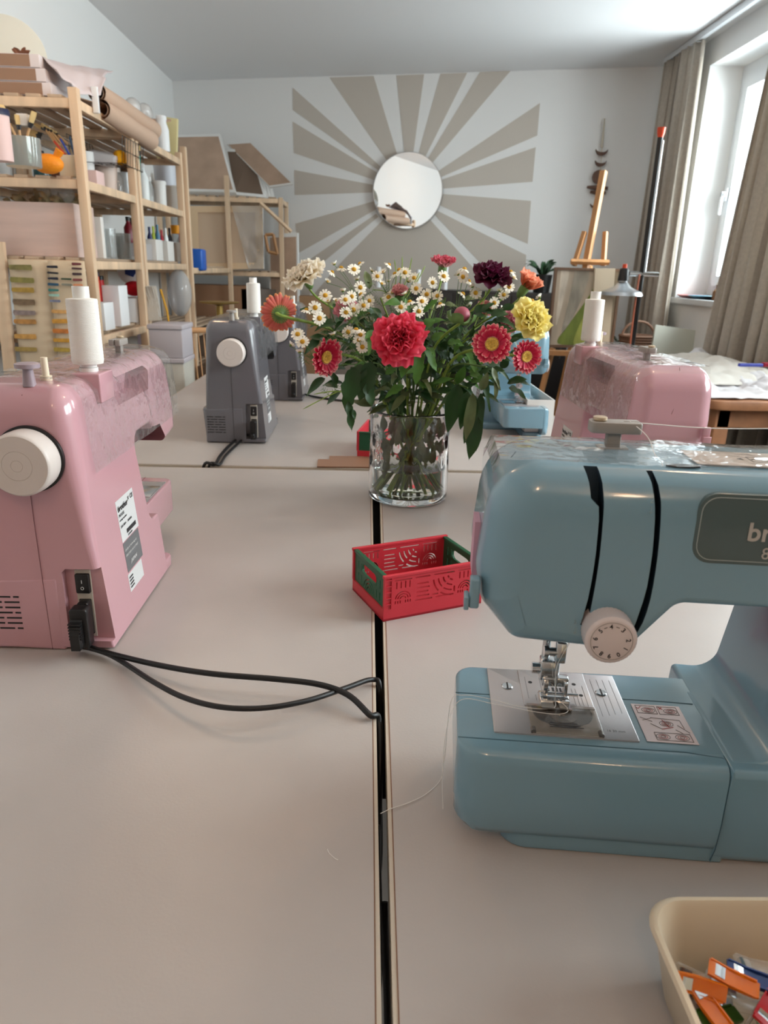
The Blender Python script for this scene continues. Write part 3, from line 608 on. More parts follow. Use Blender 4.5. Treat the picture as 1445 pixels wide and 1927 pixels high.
    if detail >= 1:
        X = LM
        def lab(nm, xa, xb, za, zb, mt):
            m = MB(); m.loft([[(X-xa, by(za)+e, za), (X-xb, by(za)+e, za), (X-xb, by(zb)+e, zb), (X-xa, by(zb)+e, zb)] for e in (-0.0003, 0.0003)]); return part(nm, m, mt, t, smooth=0)
        l1 = lab('rating_label', 0.079, 0.140, 0.098, 0.148, labelw); l2 = lab('origin_label', 0.079, 0.136, 0.060, 0.0965, labelg); l3 = lab('notice_label', 0.076, 0.128, 0.036, 0.058, labelw)
        def tx(mb, s_, a, z, h, bold=False): mb.text(s_, h, Matrix.Translation((X-a, by(z)+0.0004, z)) @ Matrix.Rotation(pi, 4, 'Z') @ Matrix.Rotation(R(90+4.8), 4, 'X'), 0.0001, bold=bold)
        m = MB(); tx(m, 'brother', 0.0815, 0.1345, 0.011, True); tx(m, 'MODEL', 0.0815, 0.128, 0.0058); tx(m, 'sewing machine', 0.0815, 0.123, 0.004); tx(m, '220-240V~', 0.0815, 0.115, 0.0045); tx(m, '50/60Hz', 0.106, 0.115, 0.0045); tx(m, 'CE', 0.127, 0.138, 0.008, True); tx(m, 'X', 0.118, 0.1385, 0.0065, True)
        m.loft([[(X-a, by(z)+e, z) for a, z in ((0.098, 0.1035), (0.132, 0.1035), (0.132, 0.1085), (0.098, 0.1085))] for e in (0.0002, 0.0005)]); tx(m, '123456789', 0.099, 0.0995, 0.0036)
        part('label_text', m, inkm, l1, smooth=0)
        m = MB(); tx(m, 'Quality & Technology by', 0.0815, 0.086, 0.0042); tx(m, 'BROTHER INDUSTRIES', 0.0815, 0.079, 0.0044); tx(m, 'JAPAN', 0.094, 0.067, 0.0075, True); part('origin_text', m, labelw, l2, smooth=0)
        m = MB()
        for z in (0.040, 0.044, 0.048, 0.052): tx(m, 'iiilliiliilliilii', 0.0785, z, 0.0036)
        part('notice_text', m, inkm, l3, smooth=0)
        # raised block under the spool pin on the back of the top
        m = MB(); m.box(LM-0.125, LM-0.082, 0.090, 0.1365, 0.262, 0.2945, 0.002); part('pin_block', m, body, t)
    # bobbin winder and spare pin
    m = MB(); m.lathe([(0.0001, 0), (0.0065, 0), (0.0050, 0.016), (0.0050, 0.018), (0.0120, 0.0185), (0.0120, 0.0225), (0.0095, 0.0235), (0.0001, 0.0235)], 28, (LM-0.026, wy-0.002, 0.289)); part('bobbin_winder', m, mat('winder_mauve', (150, 134, 142), 0.4) if 'pink' in body.name else greym, t)
    m = MB(); m.lathe([(0.0001, 0), (0.006, 0), (0.006, 0.007), (0.0036, 0.007), (0.0034, 0.026), (0.0001, 0.026)], 12, (LM-0.052, wy+0.004, 0.289)); part('winder_pin', m, mat('cream_pin', (226, 212, 188), 0.5), t)
    m = MB(); m.lathe([(0.0001, 0), (0.010, 0), (0.010, 0.0045), (0.004, 0.005), (0.004, 0.03), (0.0001, 0.03)], 20, (LM-0.105, 0.117, 0.2940)); part('spool_pin', m, whitep, t)
    if detail >= 1:
        # clear protective film over the top and upper back
        cs = [(0.030, 0.2935), (0.07, 0.2945), (0.105, 0.2935), (0.122, 0.288), (0.1315, 0.275), (0.1335, 0.262), (0.1355, 0.238), (0.1375, 0.215), (0.1392, 0.196)]
        m = MB(); rnd = random.Random(hash(label) % 99 if False else len(label))
        sd = rnd.random()*10
        def ff(u, v):
            k = v*(len(cs)-1); i = min(int(k), len(cs)-2); q = k-i; y = cs[i][0]*(1-q)+cs[i+1][0]*q; z = cs[i][1]*(1-q)+cs[i+1][1]*q
            x = 0.012+u*(LM-0.045); w = 0.0012+0.0016*max(0, noise.noise(Vector((x*38+sd, v*7+x*22, sd)))+0.25)
            return (x, y+(w if v > 0.35 else 0), z+(w if v <= 0.55 else 0)-(0.01 if u in (0,) and v < 0.5 else 0))
        m.grid(ff, 90, 36); part('protective_film', m, film, t, smooth=60)
    # needle-threader hook on the left cheek
    m = MB(); m.box(0.0015, 0.0085, 0.020, 0.030, 0.190, 0.212, 0.0015); m.box(-0.002, 0.0015, 0.019, 0.031, 0.189, 0.199, 0.001); part('thread_cutter', m, body, t)
    if detail >= 2:
        m = MB(); m.box(0.0035, 0.0075, 0.045, 0.068, 0.205, 0.245); part('cheek_label', m, mat('pink_label', (196, 150, 168), 0.5), t, smooth=0)
    return t
def spool_(loc, label, h=0.086, tail=True):
    t = thing('thread_spool', label, 'thread spool', loc, group='white thread spools')
    m = MB(); m.lathe([(0.0055, 0), (0.009, 0), (0.009, 0.006), (0.0055, 0.006)], 24, (0, 0, 0), False, False); part('spool_foot', m, whitep, t); m = MB(); m.lathe([(0.0055, h-0.012), (0.0088, h-0.012), (0.0088, h), (0.0055, h)], 24, (0, 0, 0), False, False); part('spool_top', m, whitep, t)
    m = MB(); pr = [(0.0088, 0.004), (0.0160, 0.004), (0.0168, 0.007)]+[(0.0168-0.0003*k/20+0.00020*(k % 2), 0.007+(h-0.021)*k/34) for k in range(1, 34)]+[(0.0160, h-0.013), (0.0088, h-0.012)]
    m.lathe(pr, 40); part('thread_winding', m, spoolm, t)
    return t
pink = mat('pink_glossy_plastic', (194, 148, 156), 0.22, coat=0.5); pinkd = mat('pink_shadow_seam', (112, 66, 70), 0.6)
blue = mat('light_blue_glossy_plastic', (116, 150, 166), 0.20, coat=0.5); blued = mat('blue_seam', (52, 88, 104), 0.6); bluep = mat('teal_grey_panel', (74, 90, 90), 0.3, coat=0.3)
greyb = mat('charcoal_glossy_plastic', (100, 98, 103), 0.25, coat=0.4); greyd = mat('charcoal_seam', (34, 33, 35), 0.5)
pinkr = mat('pink_recess', (196, 140, 148), 0.4)
machine('sewing_machine', 'light blue sewing machine in the foreground, front view with white tension dial', (0.070, 0.422, TZ), R(-5.5), (blue, blued, bluep), 2, cx=0.024)
machine('sewing_machine', 'pink sewing machine at left edge seen from its white handwheel end', (-0.428, 1.103, TZ), R(-90), (pink, pinkd), 1, wy=0.088)
machine('sewing_machine', 'pink sewing machine at right behind the blue one, needle end towards us', (0.508, 0.975, TZ), R(90), (pink, pinkd), 1)
machine('sewing_machine', 'nearer charcoal grey sewing machine with round white handwheel', (-0.395, 2.100, TZ), R(-90), (greyb, greyd), 1)
machine('sewing_machine', 'farther charcoal grey sewing machine half hidden behind the coral gerbera', (-0.358, 2.701, TZ), R(-90), (greyb, greyd), 1)
machine('sewing_machine', 'distant light blue sewing machine behind the bouquet', (0.474, 1.79, TZ), R(90), (blue, blued, bluep), 1)
def local(o, rz, x, y, z): return Matrix.Translation(o) @ Matrix.Rotation(rz, 4, 'Z') @ Vector((x, y, z))
SP = (LM-0.105, 0.117, 0.2990)
spool_(local((-0.428, 1.103, TZ), R(-90), *SP), 'large white thread spool standing on the near pink machine at left')
spool_(local((0.508, 0.975, TZ), R(90), *SP), 'white thread spool on the pink machine at right')
spool_(local((-0.395, 2.100, TZ), R(-90), *SP), 'white thread spool on the nearer charcoal grey machine')
# ================================================================== crates
redm = mat('coral_red_plastic', (196, 48, 60), 0.45); grnm = mat('dark_green_plastic', (26, 84, 56), 0.45)
def arcband(cx, cz, r, a0, a1, w, n=10):
    A = [a0+(a1-a0)*k/n for k in range(n+1)]
    return [(cx+(r+w/2)*cos(a), cz+(r+w/2)*sin(a)) for a in A]+[(cx+(r-w/2)*cos(a), cz+(r-w/2)*sin(a)) for a in A[::-1]]
def pill(x0, z0, x1, z1, w, n=5):
    a = math.atan2(z1-z0, x1-x0); out = []
    for k in range(n+1): t = a-pi/2+pi*k/n; out.append((x1+w/2*cos(t), z1+w/2*sin(t)))
    for k in range(n+1): t = a+pi/2+pi*k/n; out.append((x0+w/2*cos(t), z0+w/2*sin(t)))
    return out
def crate(name, label, loc, rz, L, D, H, patterns=True):
    t = thing(name, label, 'crate', loc, rz, group='folding plastic crates')
    th = 0.0028; bz = 0.016
    m = MB(); m.box(0, L, 0, D, 0.0, 0.003); m.box(0, L, 0, th, 0, bz); m.box(0, L, D-th, D, 0, bz); m.box(0, th, th, D-th, 0, bz); m.box(L-th, L, th, D-th, 0, bz)
    part('base_tray', m, redm, t, smooth=0)
    w = 0.0022
    def shapes(L, z0, z1):
        S = []; q = [(0.014, L*0.27), (L*0.31, L*0.69), (L*0.73, L-0.014)]; h = z1-z0
        for x0, x1 in (q[0], q[2]):
            c = (x0+x1)/2; bw = (x1-x0)/2
            for k in range(3):
                r_ = bw*(0.85-0.27*k); S.append(arcband(c, z0+h*0.20, r_, 0.08, pi-0.08, w*0.75)); 
                for sx in (-1, 1): S.append(pill(c+sx*r_, z0+h*0.05, c+sx*r_, z0+h*0.13, w*0.75))
            for k in range(4): x = x0+(x1-x0)*(k+0.5)/4; S.append(pill(x, z0+h*0.66, x, z0+h*0.90, w*0.75))
            S.append(pill(x0+0.001, z0+h*0.98, x1-0.001, z0+h*0.98, w*0.7))
        x0, x1 = q[1]
        S.append(pill(x0, z0+h*0.04, x0+(x1-x0)*0.42, z0+h*0.04, w)); S.append(pill(x0+(x1-x0)*0.55, z0+h*0.04, x1, z0+h*0.04, w))
        S.append(pill(x0, z0+h*0.97, x0+(x1-x0)*0.35, z0+h*0.97, w)); S.append(pill(x0+(x1-x0)*0.48, z0+h*0.97, x1, z0+h*0.97, w))
        for k in range(4): S.append(pill(x0+0.002, z0+h*(0.2+0.17*k), x0+(x1-x0)*(0.34-0.03*(k % 2)), z0+h*(0.2+0.17*k), w))
        for k in range(4):
            r_ = (x1-x0)*(0.14+0.13*k)
            S.append(arcband(x1-0.001, z0+h*0.88, r_, pi+0.12, pi*1.24, w)); S.append(arcband(x1-0.001, z0+h*0.88, r_, pi*1.29, pi*1.5-0.06, w))
        S.append(pill(x0+(x1-x0)*0.45, z0+h*0.17, x0+(x1-x0)*0.58, z0+h*0.17, w)); S.append(pill(x1+0.0015, z0+h*0.15, x1+0.0015, z0+h*0.35, w))
        return S
    for nm, y0, y1 in (('front_panel', 0.0, th), ('back_panel', D-th, D)):
        m = MB(); m.box(0.0, L, y0, y1, bz, H-0.001); o = part(nm, m, redm, t, smooth=0)
        if patterns:
            cs = []
            for S in shapes(L, bz+0.004, H-0.008): c = MB(); c.prism(S, 'y', y0-0.005, y1+0.005); cs.append(c)
            cut(o, cs)
        m = MB(); m.box(-0.0012, L+0.0012, y0-0.0015 if y0 == 0 else y1-0.0035, 0.0035 if y0 == 0 else y1+0.0015, H-0.004, H, 0.0008)
        for x in (0.0, 0.0095, L-0.0115, L-0.002):
            m.box(x, x+0.002, y0-0.0015 if y0 == 0 else y1, y0 if y0 == 0 else y1+0.0015, bz, H-0.003)
        for k in range(5):
            for xa in (0.0015, L-0.0105): m.box(xa, xa+0.009, y0-0.0015 if y0 == 0 else y1, y0 if y0 == 0 else y1+0.0015, bz+0.006+0.008*k, bz+0.0075+0.008*k)
        part('rim', m, redm, o, smooth=0)
    for x0, x1 in ((0.002, 0.002+th), (L-0.002-th, L-0.002)):
        m = MB(); m.box(x0, x1, th+0.001, D-th-0.001, bz*0.7, H-0.002); o = part('end_panel', m, grnm, t, smooth=0)
        cs = []
        c = MB(); c.prism(pill(D*0.34, H-0.0175, D*0.66, H-0.0175, 0.013), 'x', x0-0.005, x1+0.005); cs.append(c)
        if patterns:
            for a, z in [(a, z) for a in (0.16, 0.26, 0.74, 0.84) for z in (0.45, 0.72)]: c = MB(); c.prism(pill(D*a, H*z-0.006, D*a, H*z+0.004, 0.0017), 'x', x0-0.005, x1+0.005); cs.append(c)
            for k in range(3): c = MB(); c.prism(arcband(D*0.5, H*0.30, 0.006+0.005*k, 0.1, pi-0.1, 0.0018), 'x', x0-0.005, x1+0.005); cs.append(c)
        cut(o, cs)
        m = MB(); m.box(x0-0.0015, x1+0.0015, th+0.0005, D-th-0.0005, H-0.005, H-0.001, 0.0007); part('end_rim', m, grnm, o)
    return t
crate('plastic_crate', 'small red and green openwork crate near the middle, beside the blue machine', (0.026, 0.784, TZ), R(23.4), 0.141, 0.100, 0.061)
crate('plastic_crate', 'red and green crate on the far table hidden behind the vase', (0.080, 1.575, TZ), R(80), 0.141, 0.100, 0.061, False)
# ================================================================== bin with clips
beige = mat('beige_bin_plastic', (198, 182, 158), 0.32)
t = thing('plastic_bin', 'beige plastic bin of sewing clips in the bottom right corner', 'bin', (0.250, 0.213, TZ+0.0008))
m = MB()
def rr_(hx, hy, r, n=7): return [(x, y) for x, y, _ in fillet([(-hx, -hy, r), (hx, -hy, r), (hx, hy, r), (-hx, hy, r)], n)]
rings = []
for (ins, z) in ((0.016, 0.0), (0.0125, 0.002), (0.003, 0.046), (0.0, 0.0475), (-0.0005, 0.0495), (0.001, 0.0515), (0.0035, 0.0515), (0.0055, 0.048), (0.014, 0.004), (0.018, 0.0025)):
    rings.append([(x, y, z) for x, y in rr_(0.078-ins, 0.119-ins, 0.024-ins*0.5)])
m.loft(rings); part('bin_body', m, beige, t, smooth=50)
def clip(loc, rot, colr, label):
    t = thing('sewing_clip', label, 'clip', loc, rot=rot, group='sewing clips in the bin')
    base = mat_clear('clip_clear', (235, 225, 205), 0.7, 0.08)
    for nm, s, mt in (('upper_jaw', 1, colr), ('lower_jaw', -1, base if colr != base else base)):
        m = MB(); m.loft([[(x, -0.005*wd, s*z), (x, 0.005*wd, s*z), (x, 0.005*wd, s*(z+0.0018)), (x, -0.005*wd, s*(z+0.0018))] for x, z, wd in ((-0.0135, 0.0052, 0.9), (-0.010, 0.0050, 1.0), (-0.003, 0.0022, 1.0), (0.004, 0.0008, 0.95), (0.011, 0.0002, 0.9), (0.0135, 0.0004, 0.8))])
        o = part(nm, m, mt, t)
        m = MB()
        for yy in (-0.0049, 0.0040): m.loft([[(x, yy, s*(z+0.0018)), (x, yy+0.0009, s*(z+0.0018)), (x, yy+0.0009, s*(z+0.0028)), (x, yy, s*(z+0.0028))] for x, z in ((-0.0125, 0.0052), (-0.003, 0.0022), (0.012, 0.0004))])
        part('jaw_rib', m, mt, o)
    m = MB(); P = [(-0.0045, 0.0052), (-0.0105, 0.0066), (-0.0118, 0.0), (-0.0105, -0.0066), (-0.0045, -0.0052)]
    m.loft([[(x, -0.0032, z), (x, 0.0032, z), (x*0.96+0.0, 0.0032, z*0.93), (x*0.96, -0.0032, z*0.93)] for x, z in [tuple(v) for v in [(q.x, q.y) for q in spline([(a, b, 0) for a, b in P], 4)]]]); part('clip_spring', m, chrome, t)
orange = mat('orange_clear_plastic', (236, 120, 10), 0.15, trans=0.3, coat=0.3); navyp = mat('navy_clip_plastic', (20, 50, 110), 0.2, trans=0.2)
redp = mat('red_clip_plastic', (170, 16, 24), 0.2, trans=0.2); clearp = mat_clear('clip_clear'); greenp = mat('green_clip_plastic', (60, 96, 40), 0.2, trans=0.2)
CL = [(1318, 1852, 0.771, -25, 62, orange, 'orange sewing clip lying on top nearest the bin wall'), (1378, 1848, 0.772, -28, 15, orange, 'orange sewing clip tilted beside the dark blue one'), (1412, 1846, 0.768, -20, 10, navyp, 'dark blue sewing clip at the back of the bin'),
      (1335, 1902, 0.764, -70, 5, orange, 'orange sewing clip half under the top orange clip'), (1300, 1893, 0.760, -78, 4, clearp, 'clear sewing clip with steel spring by the bin wall'), (1440, 1905, 0.766, 42, 12, redp, 'dark red sewing clip at the right picture edge'),
      (1398, 1884, 0.760, -20, 8, clearp, 'clear sewing clip in the middle of the heap'), (1352, 1922, 0.756, 15, 0, greenp, 'green sewing clip at the lower picture edge'), (1425, 1830, 0.764, -8, 0, clearp, 'clear sewing clip resting on the dark blue one')]
for x, y, z, a, tl, c, lb in CL:
    p = at_z(x, y, z); clip((p.x, p.y, z), (R(tl), 0, R(a)), c, lb)
for x, y, z, a, c, lb in ((0.215, 0.262, 0.0105, 0.4, greenp, 'green sewing clip at the bottom of the bin near its left wall'), (0.245, 0.285, 0.0105, 1.3, orange, 'orange sewing clip flat on the bin floor'), (0.262, 0.262, 0.0120, 2.2, clearp, 'clear sewing clip flat on the bin floor'),
                      (0.232, 0.240, 0.0115, 2.9, redp, 'dark red sewing clip flat on the bin floor'), (0.278, 0.298, 0.0110, 0.1, navyp, 'dark blue sewing clip flat on the bin floor')):
    clip((x, y, TZ+z), (0.1, 0.05, a), c, lb)
# ================================================================== cables
cabm = mat('black_cable_rubber', (18, 17, 18), 0.42)
def cable(label, P, r=0.0026, flat=1.0, name='power_cable', cat='cable'):
    m = MB(); m.tube(spline(P, 8), r, 10, flat=flat); return single(name, m, cabm, label, cat, smooth=60)
def pz(x, y, h): p = at_z(x, y, TZ+h); return (p.x, p.y, p.z)
# plug in the near pink machine
t = thing('power_plug', 'black power plug in the end of the near pink machine', 'plug', (-0.303, 0.7125, TZ+0.040))
m = MB(); pillow(m, rrect(-0.0060, 0.0060, -0.021, 0.021, 0.003, 0.001), 0.0, -0.012, 'y', n=2)
m.T(Matrix.Identity(4)); part('plug_neck', m, blackp, t)
m = MB(); pillow(m, rrect(-0.0095, 0.0095, -0.027, 0.020, 0.004, 0.0015), -0.012, -0.026, 'y', n=3); part('plug_body', m, blackp, t)
m = MB(); m.loft([[(-0.002+sx*w_, y, zc+sz*h_) for sx, sz in ((-1, -1), (1, -1), (1, 1), (-1, 1))] for y, w_, h_, zc in ((-0.026, 0.0062, 0.014, -0.006), (-0.031, 0.0058, 0.013, -0.009), (-0.036, 0.0048, 0.009, -0.015))])
for k in range(6): m.box(-0.0085, 0.0045, -0.034, -0.028, -0.012+0.0034*k, -0.0105+0.0034*k)
part('strain_relief', m, blackp, t, smooth=0)
S0 = (-0.306, 0.678, TZ+0.020)
cable('upper black cable from the pink machine curving across the left table into the gap', [S0, pz(150, 1212, 0.012), pz(200, 1228, 0.008), pz(300, 1252, 0.010), pz(400, 1268, 0.016), pz(520, 1278, 0.018), pz(600, 1288, 0.016), pz(655, 1308, 0.012), pz(695, 1345, 0.006), (0.0185, 0.585, TZ-0.005), (0.019, 0.535, TZ-0.06), (0.018, 0.50, TZ-0.25)], 0.0030)
cable('lower black cable sagging towards us between the pink machine and the gap', [S0, pz(152, 1216, 0.008), pz(210, 1234, 0.005), pz(290, 1284, 0.010), pz(350, 1314, 0.014), pz(420, 1331, 0.018), pz(500, 1332, 0.018), pz(580, 1318, 0.015), pz(650, 1295, 0.010), pz(700, 1279, 0.006), (0.020, 0.640, TZ-0.004), (0.021, 0.630, TZ-0.08), (0.020, 0.60, TZ-0.3)], 0.0027)
for (x, z0, lb, o, q) in ((0, 0, 'black power plug in the nearer grey machine', (-0.395, 2.100), 0), (0, 0, 'black power plug in the farther grey machine', (-0.358, 2.701), 0)):
    t = thing('power_plug', lb, 'plug', (o[0]+0.124, o[1]-LM+0.0085, TZ+0.036)); m = MB(); pillow(m, rrect(-0.007, 0.007, -0.022, 0.022, 0.003, 0.001), 0.0, -0.026, 'y', n=2); part('plug_body', m, blackp, t)
    m = MB(); m.cyl((0, -0.026, -0.010), (0, -0.034, -0.012), 0.005, 0.004); part('strain_relief', m, blackp, t)
cable('black cable from the nearer grey machine dropping into the cross gap', [(-0.271, 1.683, TZ+0.026), pz(455, 820, 0.012), pz(432, 838, 0.006), pz(414, 858, 0.004), pz(404, 874, 0.004), (-0.349, 1.487, TZ-0.01), (-0.35, 1.486, TZ-0.2)], 0.0035)
cable('second black cable beside it from the nearer grey machine', [(-0.267, 1.683, TZ+0.022), pz(463, 822, 0.010), pz(442, 840, 0.006), pz(424, 858, 0.004), pz(413, 874, 0.004), (-0.338, 1.487, TZ-0.01), (-0.339, 1.486, TZ-0.2)], 0.0030)
cable('black cable from the farther grey machine running right behind the bouquet', [(-0.234, 2.284, TZ+0.022), pz(566, 741, 0.008), pz(600, 748, 0.004), pz(650, 754, 0.004), pz(700, 752, 0.004), pz(760, 748, 0.004), pz(830, 752, 0.004), pz(900, 756, 0.004)], 0.0035)
for k, (x0, yy) in enumerate(((0.016, 0.50), (0.021, 0.42), (0.018, 0.62))):
    cable(('black cable hanging in the table gap towards us', 'thin black cable looping under the table gap', 'black cable deep in the gap behind the others')[k], [(x0, yy, TZ-0.05), (x0+0.004, yy-0.06, TZ-0.14), (x0-0.003, yy-0.11, TZ-0.2), (x0+0.003, yy-0.17, TZ-0.3), (x0-0.01, yy-0.2, TZ-0.45), (x0+0.02, yy-0.16, 0.01)], 0.003)
t = thing('power_strip', 'white power strip on the floor seen through the table gap', 'power strip', (0.02, 0.20, 0.0))
m = MB(); m.box(-0.03, 0.03, -0.20, 0.20, 0.0, 0.045, 0.008); part('strip_body', m, whitep, t)
for k in range(4): m = MB(); m.lathe([(0.0001, 0), (0.02, 0), (0.022, 0.003), (0.0001, 0.003)], 20, (0, -0.15+0.1*k, 0.045)); part('socket', m, labelw, t)
# ================================================================== loose threads
def thread(label, P, r=0.00028, n=10): m = MB(); m.tube(spline(P, n), r, 4); return single('loose_thread', m, threadm, label, 'thread', smooth=60)
L1 = lambda x, y, z: tuple(local((0.070, 0.422, TZ), R(-5.5), x, y, z))
thread('white thread trailing from the needle plate over the machine bed and down to the gap', [L1(0.078, 0.068, 0.093), L1(0.074, 0.055, 0.0915), L1(0.05, 0.056, 0.0905), L1(0.028, 0.066, 0.089), L1(0.006, 0.070, 0.0885), L1(-0.004, 0.068, 0.082), pz(836, 1430, 0.02), pz(828, 1468, 0.002), pz(800, 1495, 0.0012), pz(765, 1512, 0.0012), pz(735, 1522, 0.001), pz(716, 1531, -0.001)])
thread('second white thread looping under the presser foot', [L1(0.080, 0.066, 0.093), L1(0.086, 0.054, 0.0918), L1(0.078, 0.048, 0.0915), L1(0.06, 0.050, 0.0908), L1(0.03, 0.060, 0.0888), L1(0.004, 0.064, 0.088), L1(-0.006, 0.055, 0.07), L1(-0.008, 0.05, 0.03), L1(-0.006, 0.04, 0.001)])
GH = (0.101, 0.088)
thread('white thread from the top guide down into the right slot', [L1(GH[0]+0.010, GH[1], 0.3125), L1(GH[0]+0.018, GH[1]-0.02, 0.306), L1(0.122, 0.055, 0.2965), L1(0.1235, 0.043, 0.294), L1(0.1235, 0.0355, 0.286), L1(0.1245, 0.030, 0.272)], 0.00035)
thread('white thread running right from the top guide out of the picture', [L1(GH[0]+0.012, GH[1], 0.3115), L1(0.16, 0.094, 0.3085), L1(0.20, 0.10, 0.3080), L1(0.24, 0.105, 0.310), L1(0.29, 0.11, 0.3155)], 0.00035)
thread('white thread from the needle up into the machine head', [L1(0.0785, 0.0685, 0.094), L1(0.076, 0.0675, 0.12), L1(0.083, 0.064, 0.145), L1(0.087, 0.06, 0.168)], 0.00025)
thread('short curl of white thread lying on the left table', [pz(616, 1598, 0.0006), pz(620, 1606, 0.001), pz(630, 1615, 0.0008), pz(636, 1618, 0.0006)], 0.0002)
# brown cards under the far crate
m = MB(); m.T(Matrix.Translation((-0.045, 1.53, TZ)) @ Matrix.Rotation(R(2), 4, 'Z')); m.box(-0.06, 0.10, -0.034, 0.03, 0.0002, 0.003); m.box(-0.035, 0.10, 0.03, 0.06, 0.0002, 0.003)
single('brown_card', m, mat('kraft_card', (140, 104, 82), 0.5), 'thin brown card lying at the edge of the far table left of the vase', 'card', smooth=0)
# white open carton
t = thing('cardboard_box', 'open white cardboard box just behind the distant light blue machine', 'box', (0.478, 1.825, TZ+0.001), R(-90)*0)
whitec = mat('white_card', (226, 220, 214), 0.6)
t.location = (0.42, 1.835, TZ+0.001)
for nm, b in (('box_floor', (0, 0.072, 0, 0.30, 0, 0.003)), ('box_side', (0.069, 0.072, 0, 0.30, 0.003, 0.10)), ('box_side', (0.0, 0.003, 0, 0.30, 0.003, 0.10)), ('box_end', (0.003, 0.069, 0, 0.003, 0.003, 0.10)), ('box_end', (0.003, 0.069, 0.297, 0.30, 0.003, 0.10))):
    m = MB(); m.box(*b); part(nm, m, whitec, t, smooth=0)

t = thing('added_gap_tray', 'black tray added under the gap between the near tables to keep it dark', 'added tray', (0.02, 0.98, TZ-0.031))  # added black trough that hides the lit floor and darkens the gap
m = MB(); m.box(-0.045, 0.045, -0.40, 0.75, -0.06, -0.058); m.box(-0.045, -0.043, -0.40, 0.75, -0.058, 0.0); m.box(0.043, 0.045, -0.40, 0.75, -0.058, 0.0); m.box(-0.043, 0.043, 0.748, 0.75, -0.058, 0.0); part('tray_body', m, mat('gap_tray_black', (20, 20, 21), 0.7), t, smooth=0)
# ================================================================== vase
VC = Vector((0.0825, 1.298, TZ)); VR, VH = 0.0745, 0.170
vglass = mat('clear_glass', (255, 255, 255), 0.0, trans=1.0, ior=1.46); waterm = mat('water', (246, 252, 244), 0.0, trans=1.0, ior=1.33)
t = thing('glass_vase', 'clear glass vase with oval dimples holding the bouquet, standing over the table gap', 'vase', tuple(VC+Vector((0, 0, 0.0005))))
N = 192
def dim(i, z):
    a = 2*pi*i/N; d = 0
    for row, zc in enumerate((0.082, 0.118)):
        k = (a/(2*pi)*12+0.5*row) % 1-0.5; q = (k*2*pi/12*VR/0.0125)**2+((z-zc)/0.0165)**2
        if q < 1: d -= 0.050*(1-q)**1.3
        
    return 1+d+0.003*sin(a*9)*(1 if z > 0.16 else 0)
m = MB(); zs = [0.0, 0.002, 0.006, 0.014]+[0.02+0.0028*k for k in range(51)]+[0.164, 0.1685]
pr = [(0.0005, 0.0), (0.066, 0.0), (0.071, 0.002)]+[(VR+0.0008*sin(z*40), z) for z in zs[2:]]+[(VR-0.0016, VH)]+[(VR-0.0035, z) for z in zs[::-1][:-3]]+[(VR-0.009, 0.013), (0.0005, 0.012)]
outer = len(zs)+1
rings = []
for k, (r, z) in enumerate(pr):
    ins = k > outer+0
    rings.append([(r*(dim(i, z) if not ins and z > 0.03 else (1+(dim(i, z)-1)*0.25 if z > 0.03 else 1))*cos(2*pi*i/N), r*(dim(i, z) if not ins and z > 0.03 else (1+(dim(i, z)-1)*0.25 if z > 0.03 else 1))*sin(2*pi*i/N), z) for i in range(N)])
m.loft(rings); part('vase_glass', m, vglass, t, smooth=60)
m = MB(); m.lathe([(0.0005, 0.0135), (VR-0.0105, 0.0145), (VR-0.0050, 0.024), (VR-0.0050, 0.062), (VR-0.0044, 0.0635), (0.0005, 0.0625)], 64); w_ = part('water', m, waterm, t, smooth=60)
# ================================================================== flowers
stemg = mat('green_stem', (124, 150, 62), 0.5, var=0.12, scale=60); stemd = mat('dark_stem', (84, 112, 54), 0.55, var=0.1, scale=60)
calyxm = mat('green_calyx', (92, 124, 66), 0.55, var=0.15, scale=80)
leafd = mat_ramp('dark_leaf', [(0.0, (34, 60, 26)), (0.6, (40, 74, 32)), (1.0, (52, 84, 40))], 0.42, 0.0, 0.1, 0.15); leafl = mat_ramp('fresh_leaf', [(0.0, (58, 98, 34)), (1.0, (86, 132, 52))], 0.5, 0.0, 0.1, 0.25)
leafo = mat_ramp('olive_leaf', [(0.0, (70, 84, 44)), (1.0, (96, 106, 66))], 0.5, 0.0)
def frame(axis, roll=0.0):
    a = Vector(axis).normalized(); return a.to_track_quat('Z', 'Y').to_matrix().to_4x4() @ Matrix.Rotation(roll, 4, 'Z')
def petal(mb, az, r0, L, Wd, e0, e1, cup=0.0, ruf=0.0, fr=5.0, ph=0.0, ser=0.0, nu=6, nv=6, shape=1.0, z0=0.0, tip=0.5):
    """one petal around the local z axis; e0, e1: elevation at its foot and tip"""
    rr = [r0]; zz = [z0]
    for k in range(nu): e = e0+(e1-e0)*(k+0.5)/nu; rr.append(rr[-1]+cos(e)*L/nu); zz.append(zz[-1]+sin(e)*L/nu)
    ca, sa = cos(az), sin(az)
    def fn(u, v):
        k = u*nu; i = min(int(k), nu-1); q = k-i; s = v*2-1
        prof = (sin(pi*min(1, u**0.8*tip+0.08)))**shape if tip < 1 else sin(pi*(u*0.92+0.04))**shape
        w = Wd/2*max(0.06, prof); e = e0+(e1-e0)*u
        r = rr[i]*(1-q)+rr[i+1]*q; z = zz[i]*(1-q)+zz[i+1]*q
        if u > 0.99: d = -L*(0.10*s*s+ser*(0.5+0.5*sin(s*14+ph))); r += d*cos(e); z += d*sin(e)
        h = cup*w*s*s+ruf*u*u*sin(s*fr+ph)
        x = r-h*sin(e); y = w*s; z = z+h*cos(e)
        return (x*ca-y*sa, x*sa+y*ca, z)
    mb.grid(fn, nu, nv, lambda u, v: (u, v))
petm = {}
